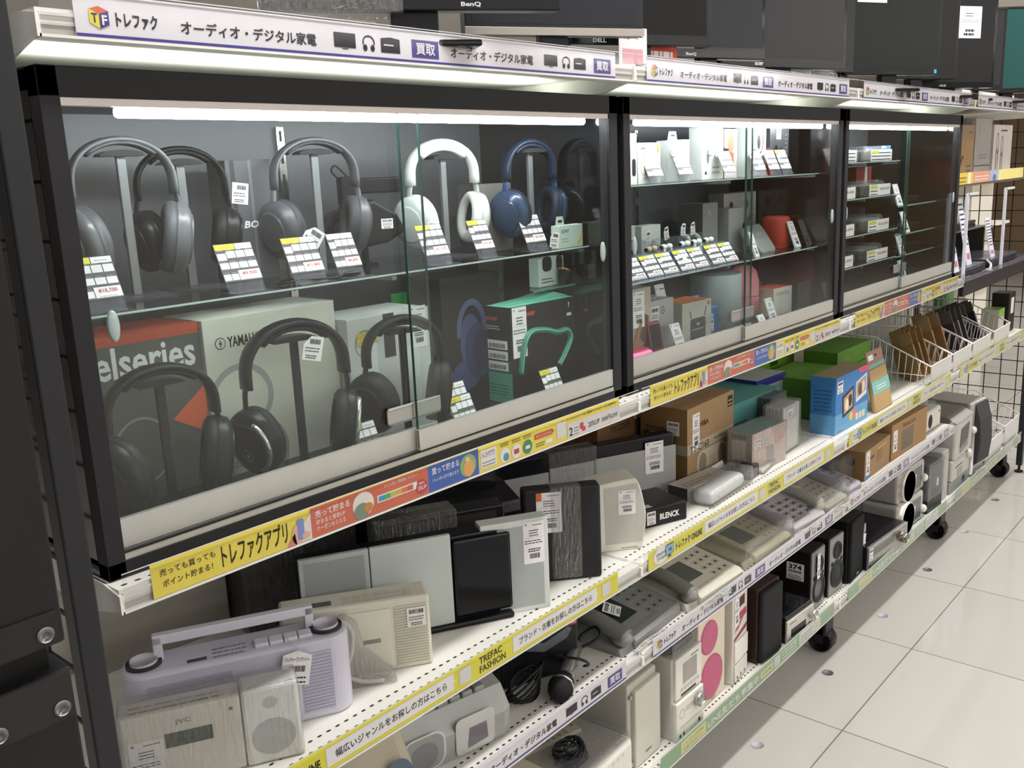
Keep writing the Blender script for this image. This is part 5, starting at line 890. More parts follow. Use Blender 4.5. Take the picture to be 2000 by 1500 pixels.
t = thing('wrapped_case', 'tall empty looking clear plastic case with silvery wrap right of the pinkish box', 'wrapped device', (1.605, .069, zB), 3); m = M(); m.box(.004, .004, .002, .102, .05, .112, '#c7c4bd/.3', .004); m.fr((0, .0038, 0)); m.r(.022, .012, .088, .078, '#e2dfd9/.2', 1); m.r(.022, .085, .06, .104, PAPER, 1); m.lines(.026, .088, .03, .012, 2, INK, 2); m.obj('inner_box', t); m = M(); m.box(0, 0, 0, .106, .055, .118, 'film', .006, 3); m.obj('plastic_bag', t)
t = carton('printer_box', 'navy blue box with pale front and dark screen, behind the clear case', 'box', (1.80, .235, zB), -3, .15, .11, .122, '#b4b6ca/.45', lambda m, w, d, h: (FRONT(m), m.r(0, h - .02, w, h, '#2b3484/.45', 1), m.r(.075, .012, .13, .05, '#2c3038/.3', 1), m.lines(.03, .06, .07, .03, 2, '#6a6f9c/.5', 1), LEFT(m, d), m.t('12', .06, .055, .026, .022, PAPER, 1, .02), m.lines(.015, .05, .03, .02, 2, PAPER, 1)), left='#2b3584/.45', top='#c9cad0/.45')
t = carton('dark_box', 'small dark box in clear wrap tucked behind the blue photo box', 'box', (1.70, .15, zB), 2, .09, .07, .108, '#2c3447/.4'); m = M(); m.box(-.003, -.003, 0, .093, .073, .111, 'film', .004); m.obj('plastic_wrap', t); mini_label(t, lambda m: FRONT(m), .004, .06, .022, .03)
def photo_print(m, w, d, h):
    FRONT(m); m.r(0, 0, w, .05, '#5f9fd0/.4', .6)
    m.p([(.045, .035), (.115, .048), (.112, .108), (.04, .092)], '#26262a/.3', 1); m.p([(.053, .044), (.107, .054), (.105, .1), (.049, .086)], '#b99a80/.4', 2); m.p(oval(.012, .016, 14, .07, .066), '#e9dfc8/.5', 3); m.p(oval(.012, .016, 14, .09, .074), '#4a342c/.5', 3)
    m.p([(.13, .058), (.2, .07), (.198, .126), (.126, .112)], '#dcd9d4/.4', 1); m.p([(.136, .07), (.194, .08), (.193, .12), (.132, .108)], '#a58f7c/.4', 2); m.p(oval(.012, .016, 14, .155, .09), '#5c4438/.5', 3); m.p(oval(.012, .016, 14, .174, .094), '#d9c1a6/.5', 3)
    m.p([(.135, h), (w, h), (w, h - .016), (.15, h - .012)], '#d4506f/.5', 1); m.d(.1, .03, .012, .012, '#e6c65a/.5', 2); m.d(.125, .034, .014, .012, '#d67a8c/.5', 1.5); [m.r(.13 + i * .022, .012, .148 + i * .022, .03, '#d9d0c8/.5', 2) for i in range(3)]; m.lines(.012, .004, .04, .008, 1, '#b0405c/.6', 1)
    LEFT(m, d); m.r(0, 0, d, .05, '#5b96c4/.4', .6); m.lines(.01, .06, d - .02, .06, 6, '#1f5590/.5', 1)
t = carton('photo_frame_box', 'bright blue box printed with two framed photos, at the joint of second and third bay', 'box', (1.824, .038, zB), -.2, .211, .065, .146, '#2f74b8/.4', photo_print, left='#3a78b4/.4', top='#8f8466/.5'); mini_label(t, lambda m: FRONT(m), .008, .104, .034, .03)
carton('slim_white_box', 'slim white box with grey top lying in front of the radio carton', 'box', (1.215, .095, zB), -6, .15, .05, .028, '#d9d8d4/.45', lambda m, w, d, h: (TOP(m, h), m.lines(.01, .012, .1, .02, 2, '#7a6a62/.5', 1)), top='#b5aca4/.4', left='#3b3a3e/.4')
t = thing('wrapped_remote', 'white rounded device in clear bag right of the low black box', 'wrapped device', (1.215, .040, zB), 3); m = M(); m.box(0, 0, 0, .16, .045, .03, '#e6e8ea/.3', .012, 4); m.fr((0, -.0002, 0)); m.d(.03, .014, .0016, .0016, INK, 1, 8); m.obj('device_body', t); m = M(); m.box(-.008, -.008, 0, .19, .052, .038, 'film', .008, 3); m.obj('plastic_bag', t)
t = thing('booklet', 'small white folded card lying on top before the radio carton', 'booklet', (1.36, .118, zB), 4); m = M(); m.prism([(0, 0), (.001, .0), (.012, .026), (.011, .0265)], 'x', 0, .072, PAPER); m.box(0, 0, 0, .072, .022, .0012, PAPER); m.fr((0, .006, .012), (1, 0, 0), (0, .42, .9)); m.t('Y', .034, 0, .004, .005, INK, 3, .02) if False else m.d(.036, .003, .0016, .0022, INK, 4, 8); m.obj('folded_card', t)
t = thing('remote_control', 'black remote control in clear bag behind the white rounded device', 'remote', (1.315, .085, zB), 12); m = M(); m.box(0, 0, 0, .14, .035, .014, '#26262a/.25', .004); m.obj('remote_body', t); m = M(); TOP(m, .0141); [m.d(.02 + .014 * i, .01 + .014 * j, .004, .004, '#6f6f75/.4', 1, 10) for i in range(8) for j in range(2)]; m.obj('keypad', t); m = M(); m.box(-.004, -.004, 0, .16, .04, .02, 'film', .006); m.obj('plastic_bag', t)
carton('small_black_box', 'small black box with white pattern beside the remote', 'box', (1.405, .052, zB), 4, .045, .035, .028, '#2b2a2e/.4', lambda m, w, d, h: (FRONT(m), m.lines(.004, .004, .036, .02, 4, '#c9c9cc/.5', 1)))
t = thing('wrapped_remote', 'flat white plastic bag package near the shelf edge, right of the remote', 'wrapped device', (1.46, .05, zB), 10); m = M(); m.box(0, 0, 0, .085, .035, .010, '#dfe0da/.4', .004); m.obj('device_body', t); m = M(); m.box(-.006, -.006, 0, .095, .045, .016, 'film', .006, 3); m.obj('plastic_bag', t)
# green boxes
GN = '#5a8a2c/.45'
carton('green_box', 'tall bright green box with dark mark behind the navy box', 'box', (1.93, .33, zB), 0, .30, .09, .16, '#6da32f/.45', lambda m, w, d, h: (FRONT(m), m.r(.14, .10, .19, .112, '#2c4a18/.6', 1)))
carton('green_box', 'flat green box with white corner label behind the blue photo box', 'box', (1.935, .15, zB), 0, .21, .14, .108, GN, lambda m, w, d, h: (FRONT(m), m.r(.03, .07, .07, .1, '#cfd2c2/.5', 1), m.t('KEYBOARD', .1, .085, .08, .01, '#40691c/.6', 1) if False else m.lines(.09, .085, .08, .01, 1, '#40691c/.6', 1)), top='#6c9d3a/.45')
carton('green_box', 'long dark green box lying behind the brown pouch, lower of two', 'box', (2.16, .17, zB), 0, .25, .10, .085, '#4f7d26/.45', lambda m, w, d, h: (FRONT(m), m.r(.0, .06, w, .07, '#355c18/.6', 1), m.r(.12, .01, .2, .05, '#cfd2c2/.5', 1)))
carton('green_box', 'long dark green box with faint lettering, upper of the two behind the pouch', 'box', (2.17, .175, zB + .0853), 0, .25, .10, .052, '#58852c/.45', lambda m, w, d, h: (FRONT(m), m.t('BOARD', .04, .02, .05, .012, '#7fa854/.6', 1, .01)))
t = thing('hanging_pouch', 'brown kraft pouch with teal label leaning at the front, right of blue photo box', 'pouch', (2.085, .03, zB), 0, rx=-12); m = M(); m.box(0, 0, 0, .125, .012, .118, '#b39468/.7', .004); m.fr((0, -.0001, 0)); m.r(0, .05, .125, .085, '#7fb9b4/.5', 1); m.lines(.03, .06, .07, .015, 2, PAPER, 2); m.obj('pouch_body', t); m = M(); m.prism([(.0, .1185), (.125, .1185), (.12, .165), (.005, .165)], 'y', .004, .006, '#9a7a66/.6'); m.fr((0, .0038, 0)); m.r(.0, .1185, .125, .13, '#7fa8a4/.5', 1); m.r(.015, .14, .05, .155, PAPER, 1); m.d(.07, .15, .006, .004, '#2b2622/.6', 1, 12); m.obj('pouch_header', t)

# ------------------------------------------------------------------ shelf B, third and fourth bay: wire baskets
def basket(label, x, y, z, w, d, h, slope=.035, n=15):
    t = thing('wire_basket', label, 'basket', (x, y, z)); c = '#e4e3df/.35'; m = M(); hb = h + slope
    rim = [(0, 0, h), (w, 0, h), (w, d * .55, hb + .04), (w, d, hb + .04), (0, d, hb + .04), (0, d * .55, hb + .04)]; m.tube(rim, .0024, c, 6, True)
    m.tube([(.012, .012, .003), (w - .012, .012, .003), (w - .012, d, .003), (.012, d, .003)], .002, c, 6, True); m.obj('rim', t)
    m = M()
    for s_ in (0, w):
        xb = .012 if s_ == 0 else w - .012
        for i in range(n):
            f = (i + .5) / n; y_ = f * d; zt = h + (hb + .04 - h) * min(1, f / .55); m.tube([(s_, y_, zt), (xb, .012 + f * (d - .012), .003)], .0013, c, 5)
        m.tube([(s_ + (xb - s_) * .5, .006, h * .5), (s_ + (xb - s_) * .5, d, h * .55)], .0012, c, 5)
    for i in range(8):
        f = (i + .5) / 8; m.tube([(w * f, d, hb + .04), (.012 + (w - .024) * f, d, .003), (.012 + (w - .024) * f, .012, .003)], .0013, c, 5)
    m.obj('side_wires', t)
    m = M(); m.prism([(.002, h - .002), (w - .002, h - .002), (w - .014, .004), (.014, .004)], 'y', -.001, .0006, '#c9c7c4/.3'); m.obj('front_plate', t)
    return t
def packs(lab, grp, x0, x1, y, z, n, k, hook, h=.12, dep=.02, tilt=24, mix=None):
    P = None
    for i in range(n):
        x = x0 + (x1 - x0) * i / max(1, n - 1); yy = y + dep * (i % 3)
        if P is None or mix:
            t = thing('hanging_pack', lab, 'pack', (x, yy, z), 62, grp, rx=0); kk = mix[i % len(mix)] if mix else k
            sl = Matrix.Rotation(R(-tilt), 4, 'Y') 
            m = M(); m.x = Matrix.Rotation(R(tilt), 4, 'Y'); m.box(-.026, 0, 0, .026, .006, h * .72, kk, .001); m.fr((0, -.0002, 0)); m.r(-.02, .04, .02, .07, PAPER, 1) if i % 2 == 0 else None; m.obj('pack_body', t)
            m = M(); m.x = Matrix.Rotation(R(tilt), 4, 'Y'); m.box(-.024, .002, h * .72, .024, .0035, h, hook, .0005); m.fr((0, .0018, 0)); m.p(oval(.008, .0035, 12, 0, h * .9), '#1c1a18/.7', 1); m.obj('hang_header', t); P = t
        else: dup(P, (x, yy, z))
BX = ((2.462, .205, 'nearest white wire basket, holding brown card packs'), (2.675, .2, 'second white wire basket, holding brown card packs'), (2.885, .215, 'third white wire basket, full of dark blister packs'), (3.135, .215, 'fourth and farthest white wire basket on the yellow signed shelf'))
for i, (x, w_, lab) in enumerate(BX): basket(lab, x, .012, zB, w_, .30, .062)
packs('brown card cable pack standing in the nearest wire basket', 'brown packs in the nearest basket', 2.50, 2.63, .06, zB + .006, 9, '#9c7a50/.7', '#a98a60/.7', .15)
packs('brown card pack with long sleeve in the second wire basket', 'brown packs in the second basket', 2.715, 2.84, .07, zB + .006, 5, '#ab8456/.7', '#bda27a/.7', .165)
packs('grey or dark blister pack in the third wire basket', 'dark blister packs in the third basket', 2.93, 3.07, .07, zB + .006, 9, None, '#77736f/.5', .155, mix=('#4a4644/.4', '#5d5048/.5', '#6b6a70/.4', '#8c8170/.5'))
packs('dark pack in the fourth wire basket', 'dark packs in the fourth basket', 3.18, 3.30, .10, zB + .006, 5, None, '#6f6c66/.5', .14, mix=('#3d3d48/.4', '#b5a06a/.5', '#35353a/.4'))
carton('green_white_box', 'small lime green and white box beyond the fourth wire basket', 'box', (3.385, .06, zB), 0, .08, .06, .10, '#cfc6bb/.5', lambda m, w, d, h: (FRONT(m), m.r(0, .07, w, h, '#8cb848/.5', 1)), top='#8cb848/.5')
carton('dark_pack', 'dark pack with white label at the right edge of the basket shelf', 'pack', (3.48, .05, zB), 0, .09, .06, .15, '#2c2622/.5', lambda m, w, d, h: (FRONT(m), m.r(.03, .07, .07, .13, PAPER, 1)))
# shelf hook strip behind the baskets
t = thing('hook_bar', 'cream plastic bar with pegs above the blister packs, fourth bay', 'hook bar', (2.75, .40, .735)); m = M(); m.box(0, 0, 0, .88, .05, .018, '#d6c7b2/.5'); m.obj('bar', t)
for i in range(8): m = M(); m.prism([(0, .018), (.05, .018), (.05, .045)], 'y', 0, .006, '#d8c4ac/.5'); m.x = Matrix.Identity(4); o = m.obj('peg', t); o.location = ((.05 + i * .1) * S, .01 * S, 0)
carton('green_pouch', 'rounded green item behind the cream hook bar at right', 'box', (3.45, .26, zB), 0, .1, .06, .2, '#7fa870/.5', bev=.02)

# ------------------------------------------------------------------ shelf C: phones and small audio
zC = ZC + SF
def phone(label, loc, rz, w, d, body, hand, keys, screen='#3f453f/.15', wrap=False, hk=.03, cord='#dcdad6/.4', big=True, handset=True):
    t = thing('telephone', label, 'telephone', loc, rz); f, b = .022, .045
    m = M(); m.prism([(0, 0), (d, 0), (d, b), (d * .9, b + .002), (.006, f), (0, f - .006)], 'x', .04, w, body, inset=.004); m.prism([(0.004, 0), (d, 0), (d, .03), (.01, .014)], 'x', 0, .042, body, inset=.003); m.obj('base', t)
    U = (1, 0, 0); V = Vector((0, d * .9 - .006, b + .002 - f)).normalized(); L_ = math.hypot(d * .9 - .006, b + .002 - f)
    o = Vector((0, .006, f)); 
    if big:
        m = M(); m.fr(o, U, V); m.r(.056, L_ * .28, .056 + w * .30, L_ * .74, screen, 1); m.obj('screen', t)
    m = M(); m.fr(o, U, V); u0 = .062 + (w * .32 if big else 0)
    for j in range(4):
        for i in range(3): m.p(rrect((w - u0) / 4.6, L_ * .11, .003, 3, u0 + (w - u0) * (.16 + .27 * i), L_ * (.2 + .17 * j)), keys, 1); m.lines(u0 + (w - u0) * (.12 + .27 * i), L_ * (.18 + .17 * j), (w - u0) * .08, L_ * .05, 1, INK, 2, .7)
    for i in range(4): m.p(rrect((w - .06) / 7, L_ * .07, .002, 3, .066 + (w - .066) * .16 * (i + .3), L_ * .1), keys, 1)
    m.lines(.058, L_ * .86, w * .2, L_ * .06, 1, INK, 2); m.obj('keypad', t)
    if handset:
        m = M(); m.tube(smooth([(.02, .006, .032), (.02, d * .25, .04), (.02, d * .55, .05), (.02, d * .97, .048)], 5), .0135, hand, 10, up=(1, 0, 0), flat=1.35); m.ell((.02, .016, .026), (.019, .02, .014), hand); m.ell((.02, d * .93, .042), (.019, .022, .014), hand); m.obj('handset', t)
        m = M(); pts = [(.02 + .07 * q / 60 + .0, -.012 + .004 * math.sin(q * .05) + .0045 * math.cos(q * 1.3), .0065 + .0045 * math.sin(q * 1.3)) for q in range(0, 90)]; m.tube(pts, .0016, cord, 5); m.obj('coiled_cord', t)
    if wrap: m = M(); m.box(-.006, -.006, 0, w + .008, d + .006, b + .016, 'film', .012, 3); m.obj('plastic_bag', t)
    return t
phone('grey telephone with dark display and white sticker at the joint of first bay', (.868, .018, zC), 3, .21, .155, '#8d8e8b/.35/.2', '#74756f/.35', '#7c7d79/.35', '#2c3430/.12')
tt = bpy.data.objects['telephone']; mini_label(tt, lambda m: m.fr((.075, .055, .0335), (.9, .43, .1), (-.42, .86, .28)), 0, 0, .034, .034)
phone('ivory silver telephone with grey handset and display, first in the second bay', (1.085, .014, zC), -2, .205, .15, '#cfcabb/.35', '#7d7a74/.3', '#bdb8a9/.4', '#5a5f58/.15')
phone('yellowish ivory telephone in clear bag, middle of the second bay', (1.325, .02, zC), -3, .20, .15, '#c5bd9c/.4', '#bdb595/.4', '#b5ad8e/.4', '#4f564c/.15', wrap=True, handset=False)
phone('lilac grey telephone with blue round button, right of the bagged ivory one', (1.52, .022, zC), -6, .18, .13, '#b3adb0/.35', '#a8a2a8/.35', '#8f898d/.4', big=False)
tt = [o for o in bpy.data.objects if o.get('label', '').startswith('lilac grey telephone')][0]; m = M(); m.fr((.16, .02, .0275), (1, 0, 0), (0, .97, .2)); m.d(.003, .01, .009, .008, '#2f6a80/.3', 1); m.obj('round_button', tt)
phone('pale grey cordless telephone in crinkled clear bag, fifth of the phones', (1.69, .016, zC), -4, .15, .13, '#bdb9a9/.4', '#b9b5a4/.35', '#a5a192/.4', wrap=True, big=False)
phone('lilac telephone handset unit lying at the joint of second and third bay', (1.835, .02, zC), -3, .12, .14, '#a5a1ad/.35', '#8f8d99/.3', '#8f8d99/.35', big=False)
t = thing('wrapped_device', 'clear bag with small dark gadget before the first brown carton', 'wrapped device', (1.94, .09, zC), 0); m = M(); m.box(0, 0, 0, .09, .09, .055, '#55524f/.35', .01, 3); m.obj('device_body', t); m = M(); m.box(-.008, -.03, 0, .10, .1, .072, 'film', .012, 3); m.obj('plastic_bag', t)
def c1(m, w, d, h): FRONT(m); m.r(.04, .05, .075, .058, '#5c4630/.6', 1); m.p(rrect(.05, .03, .006, 3, .115, .045), '#8f7048/.6', 1); m.lines(.1, h - .016, .08, .008, 1, '#d6bd92/.5', 1); LEFT(m, d); m.d(.045, h * .62, .013, .013, '#3a3a48/.6', 1)
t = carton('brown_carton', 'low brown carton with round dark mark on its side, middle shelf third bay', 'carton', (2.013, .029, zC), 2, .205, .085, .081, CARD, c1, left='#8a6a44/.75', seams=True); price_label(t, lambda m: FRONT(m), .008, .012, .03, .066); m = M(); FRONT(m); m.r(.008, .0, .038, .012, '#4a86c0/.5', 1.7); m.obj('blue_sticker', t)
t = carton('brown_carton', 'taller brown carton with dark picture panel, right of the low one', 'carton', (2.222, .033, zC), -1.7, .275, .095, .104, '#a07e55/.75', lambda m, w, d, h: (FRONT(m), m.r(.075, .012, .165, .072, '#77695a/.6', 1), m.t('Panasonic', .08, .08, .10, .014, '#5d4a36/.6', 1, .02)), seams=True); price_label(t, lambda m: FRONT(m), .012, .022, .03, .062)
t = thing('white_speaker', 'white box speaker with round dark port wrapped in clear bag, end of the shelf', 'speaker', (2.53, .042, zC), -1); m = M(); m.box(0, 0, 0, .155, .09, .066, '#d8d3c7/.4', .008, 3); m.obj('cabinet', t); m = M(); m.fr((0, -.0002, 0)); m.d(.055, .032, .018, .022, '#2a2422/.6', 1, 24); m.d(.135, .05, .004, .004, '#2a2422/.6', 1); m.obj('port', t); m = M(); m.box(0, .002, .06, .12, .09, .088, 'film', .012, 3); m.obj('plastic_bag', t)
# first bay: radios and microphone
t = thing('cd_boombox', 'rounded silver CD boombox with grey display on the middle shelf, first bay', 'radio', (.475, .055, zC), -12)
m = M(); m.prism([(0, .0), (.12, 0), (.124, .05), (.10, .086), (.06, .092), (.02, .078), (-.004, .045)], 'x', -.10, .115, '#a2a3a0/.35/.2', inset=.02); m.obj('case', t)
m = M(); m.fr((0, -.003, 0), (1, 0, 0), (0, -.04, 1)); m.p(rrect(.075, .06, .02, 5, -.05, .034), '#cfd0cc/.3/.3', 1); m.p(rrect(.068, .054, .018, 5, -.05, .034), '#8f918f/.5', 2); m.d(-.05, .03, .024, .022, '#77797a/.6', 3, 28); m.p(rrect(.07, .06, .01, 4, .04, .034), '#c5c6c2/.35/.2', 1); m.obj('front_panel', t)
m = M(); m.fr((0, -.0045, 0)); m.p([(.026, .012), (.062, .016), (.06, .054), (.03, .05)], '#77707a/.15', 2); m.obj('display', t)
m = M()
for i in range(7): m.box(-.075 + i * .022, .018, .078, -.056 + i * .022, .032, .088, '#8d8f8d/.35/.2', .003)
m.obj('key_row', t); m = M(); m.box(-.03, .035, .085, .05, .085, .0935, '#2c2a2c/.2', .004); m.obj('cd_lid', t); mini_label(t, lambda m: m.fr((-.045, .03, .0942), (1, 0, 0), (0, 1, 0)), 0, 0, .035, .03)
m = M()
for i in range(3): m.box(-.085, .04 + i * .012, .082, -.05, .046 + i * .012, .092, '#d3d3cf/.3/.3', .002)
m.obj('key_bars', t)
t = thing('radio', 'beige radio with blue grey oval speakers, mostly hidden at the bottom left', 'radio', (.30, .07, zC), -14)
m = M(); m.prism([(0, 0), (.09, 0), (.1, .05), (.075, .088), (.03, .085), (-.004, .04)], 'x', -.08, .10, '#b7ab97/.4', inset=.02); m.obj('case', t); m = M(); m.fr((0, -.003, 0), (1, 0, 0), (0, -.03, 1)); m.p(oval(.022, .03, 24, .07, .035), '#5b6b7c/.6', 1); m.p(rrect(.06, .04, .012, 4, -.01, .05), '#4a4f5c/.5', 1); m.obj('speaker_grille', t); m = M(); m.box(.02, .03, .08, .07, .055, .1, '#a0a09a/.35', .006); m.obj('tuning_knob', t)
m = M(); m.prism([(0, 0), (.06, 0), (.04, .03)], 'y', 0, .001, PAPER); m.box(0, 0, 0, .06, .03, .001, PAPER); solo('paper_slip', m, 'white paper slip between beige radio and silver boombox', 'paper', (.415, .16, zC), 20)
t = thing('karaoke_player', 'black cassette player with curved grey handle behind the microphone', 'karaoke player', (.66, .12, zC), -22); m = M(); m.box(0, 0, 0, .15, .10, .115, '#1d1c1f/.3', .006); m.obj('case', t); m = M(); m.prism([(.03, .07), (.075, .055), (.12, .07), (.13, .085), (.12, .09), (.075, .072), (.035, .085)], 'y', -.012, .002, '#4c565a/.3', inset=.002); m.obj('front_handle', t); m = M(); [m.cyl((.03 + .014 * i, -.001, .098), 'y', .005, 0, -.006, '#d8d6d2/.3', 14) for i in range(2)]; m.cyl((.11, -.001, .1), 'y', .006, 0, -.008, '#8a8478/.3/.5', 14); m.obj('knob', t); m = M(); m.fr((0, -.0002, 0)); m.p(rrect(.018, .03, .003, 3, .138, .10), '#b23a48/.5', 1); m.lines(.131, .088, .014, .012, 2, '#cfc9c9/.5', 2); m.obj('sticker', t)
t = thing('microphone', 'silver microphone with black mesh head lying with coiled black cable', 'microphone', (.70, .028, zC), 0); X = Matrix.Translation((0, 0, .021)) @ Matrix.Rotation(R(25), 4, 'Z') @ Matrix.Rotation(R(-3), 4, 'Y')
m = M(); m.x = X; m.lathe([(.014, .028), (.0145, .03), (.0115, .125), (.009, .134), (0, .134)], (0, 0, 0), 'x', '#a9a9a6/.22/.8', 20); m.obj('grip', t); m = M(); m.x = X; m.lathe([(0, -.026), (.012, -.023), (.019, -.012), (.021, .002), (.019, .018), (.0145, .028)], (0, 0, 0), 'x', '#1c1b1d/.7', 24); m.obj('mesh_head', t); m = M(); m.x = X; m.lathe([(.0212, -.001), (.0217, .002), (.021, .006)], (0, 0, 0), 'x', '#c8c9ca/.15/.9', 24); m.obj('silver_ring', t)
m = M(); m.tube(smooth([(.12, .055, .02), (.145, .068, .03), (.165, .05, .045), (.15, .03, .04), (.12, .04, .03), (.06, .05, .035), (.03, .035, .052), (.05, .0, .05), (.075, -.002, .03), (.09, .02, .012)], 7), .0024, '#18181a/.35', 7); m.obj('cable', t)
t = thing('cable_bundle', 'loose bundle of black cable beside the microphone', 'cable', (.665, .075, zC)); m = M()
for i in range(6): m.tube([(.03 * math.cos(R(a)) * (1 + .1 * i), .018 * math.sin(R(a)) , .022 + .016 * math.sin(R(a + 30 * i)) + .003 * i) for a in range(0, 360, 20)], .0022, '#19191b/.35', 6, True)
m.obj('cord', t)

# ------------------------------------------------------------------ shelf D
zD = ZD + SF
t = thing('stereo_unit', 'white flat stereo unit with bagged remote and cables on top, bottom shelf first bay', 'stereo', (.70, .012, zD), 3); m = M(); m.box(0, 0, 0, .20, .17, .083, '#dedbd2/.35', .012, 4); m.fr((0, -.0002, 0)); m.ring(.13, .022, .016, .016, .002, '#c9c6be/.4', 1); [m.d(.13 + .016 * i, .066, .004, .004, '#cfccc4/.4', 1, 10) for i in range(3)]; m.obj('case', t); m = M(); m.box(.02, .0, .083, .19, .16, .1, 'film', .006, 3); m.obj('plastic_bag', t)
t = thing('remote_control', 'beige remote control in the bag on the white stereo unit', 'remote', (.745, .13, zD + .0832), -14); m = M(); m.box(-.03, 0, 0, .11, .03, .009, '#cfc9b3/.4', .003); TOP(m, .0091); [m.d(-.02 + .014 * i, .009 + .012 * j, .0045, .0045, '#8d8674/.4', 1, 10) for i in range(8) for j in range(2)]; m.d(.1, .02, .004, .004, '#b8483c/.4', 1, 10); m.obj('remote_body', t)
t = thing('cable_bundle', 'tangle of black cables in clear plastic on the white stereo unit', 'cable', (.775, .075, zD + .0832)); m = M()
for i in range(7): m.tube([(.035 * math.cos(R(a)) * (1 - .05 * i), .02 * math.sin(R(a)) + .006 * math.sin(R(2 * a + 40 * i)), .012 + .01 * math.sin(R(a * 2 + 70 * i)) + .0015 * i) for a in range(0, 360, 18)], .0022, '#1a1a20/.35', 6, True)
m.box(-.03, -.03, 0, .02, -.008, .012, '#2a2f4a/.4', .003); m.obj('cord', t)
t = thing('radio', 'pale beige rounded radio corner at the very bottom edge, left of white stereo unit', 'radio', (.60, .03, zD), 0); m = M(); m.box(0, 0, 0, .10, .12, .115, '#c5bda8/.4', .014, 4); m.obj('case', t)
t = thing('box_speaker', 'tall white speaker with plain front panel, bottom shelf at the first joint', 'speaker', (.905, .033, zD), 1.6); m = M(); m.box(0, .006, 0, .102, .17, .172, '#bcbab0/.4', .004); m.obj('cabinet', t); m = M(); m.box(.012, -.004, .001, .101, .007, .158, '#cbc8bc/.45', .003); m.fr((0, -.0042, 0)); m.t('SONY', .045, .018, .022, .005, INK, 1, .02); m.obj('front_grille', t)
for v_ in (.15, .012): m = M(); m.cyl((.006, .007, v_), 'y', .005, 0, -.006, '#a9a79e/.4', 14); m.obj('peg', t)
t = thing('mini_stereo', 'white mini stereo with grey display and silver volume knob, bottom shelf second bay', 'stereo', (1.032, .019, zD), 0); IV = '#dbd8cf/.35'
m = M(); m.box(0, .004, 0, .103, .17, .172, '#c8c6be/.4', .003); m.box(.004, -.003, .086, .102, .006, .172, IV, .002); m.box(.0, -.007, .0, .103, .006, .082, IV, .003); m.obj('case', t); m = M(); m.fr((0, -.0032, 0)); m.r(.030, .113, .082, .155, '#9b9391/.15', 1); m.lines(.06, .16, .03, .005, 1, INK, 1); m.obj('display', t)
m = M(); m.fr((0, -.0032, 0)); [m.d(.026 + .012 * i, .103, .0045, .0045, '#b9b6ae/.35', 1, 12) for i in range(6)]; m.r(.022, .089, .078, .094, '#3a2c2c/.3', 1); m.fr((0, -.0072, 0)); m.ring(.02, .055, .01, .01, .0012, '#a5a29a/.4', 1); m.lines(.034, .055, .03, .012, 2, '#a5a29a/.5', 1); m.r(.012, .026, .09, .028, '#c9b08a/.4', 1); [m.d(.012 + .014 * i, .010, .003, .004, '#2a2626/.5', 1, 10) for i in range(2)]; m.d(.085, .012, .004, .005, '#2a2626/.5', 1, 10); m.obj('button_panel', t)
m = M(); m.cyl((.078, -.007, .062), 'y', .015, 0, -.012, '#b5b5b4/.2/.6', 24, e=.002); m.obj('volume_knob', t)
m = M(); m.box(.01, .01, .172, .095, .15, .196, '#2e2c2b/.4', .010, 3); m.obj('remote_bundle', t); m = M(); m.box(.004, .002, .171, .1, .158, .203, 'film', .008, 3); m.obj('plastic_bag', t); mini_label(t, lambda m: m.fr((.04, .05, .1966), (1, 0, 0), (0, 1, 0)), 0, 0, .04, .03)
t = thing('speaker_board', 'cream speaker with two big pink round cones, bottom shelf', 'speaker', (1.145, .03, zD), 2); m = M(); m.box(0, 0, 0, .118, .12, .202, '#ded3bd/.45', .003); m.obj('cabinet', t)
for u, v, r_ in ((.045, .152, .036), (.055, .06, .048)): m = M(); m.lathe([(r_, .0), (r_, -.0022), (r_ * .9, -.0028), (0, -.0012)], (u, 0, v), 'y', '#c0567c/.4', 36); m.obj('pink_cone', t)
m = M(); m.fr((0, -.0002, 0)); m.lines(.055, .006, .02, .005, 1, INK, 1); m.obj('mark', t)
t = thing('stereo_tower', 'white upright stereo tower with wine red slots, right of the pink coned speaker', 'stereo', (1.282, .026, zD), 6); m = M(); m.box(0, 0, 0, .082, .11, .208, '#ddd6cd/.35', .003); m.box(.006, -.004, .048, .078, .0, .095, '#e6e2dc/.35', .002); m.box(.006, -.003, .004, .078, 0, .044, '#dfdad3/.35', .002); m.obj('case', t); m = M(); m.fr((0, -.0003, 0)); m.r(.035, .168, .064, .19, '#4a2030/.3', 1); m.p(rrect(.06, .016, .006, 4, .045, .148), '#b23a5c/.4', 1); m.p([(.008, .118), (.03, .122), (.06, .14), (.064, .146), (.02, .126)], '#b23a5c/.4', 1); m.p([(.006, .098), (.076, .108), (.078, .118), (.006, .105)], '#8a2446/.4', 1); m.fr((0, -.0033, 0)); [m.d(.02 + .02 * i, .012, .0025, .0035, '#2a2626/.5', 1, 10) for i in range(3)]; m.obj('slot_panel', t); price_label(t, lambda m: m.fr((0, -.0004, 0)), .008, .13, .025, .07)
t = thing('floor_speaker', 'dark brown wooden speaker with black front, bottom shelf second bay', 'speaker', (1.392, .014, zD), -2.3); m = M(); m.box(0, .012, 0, .100, .15, .178, '#3a2a26/.4', .002); m.obj('cabinet', t); m = M(); m.box(.004, 0, .004, .098, .013, .172, '#232324/.7', .005); m.obj('front_grille', t)
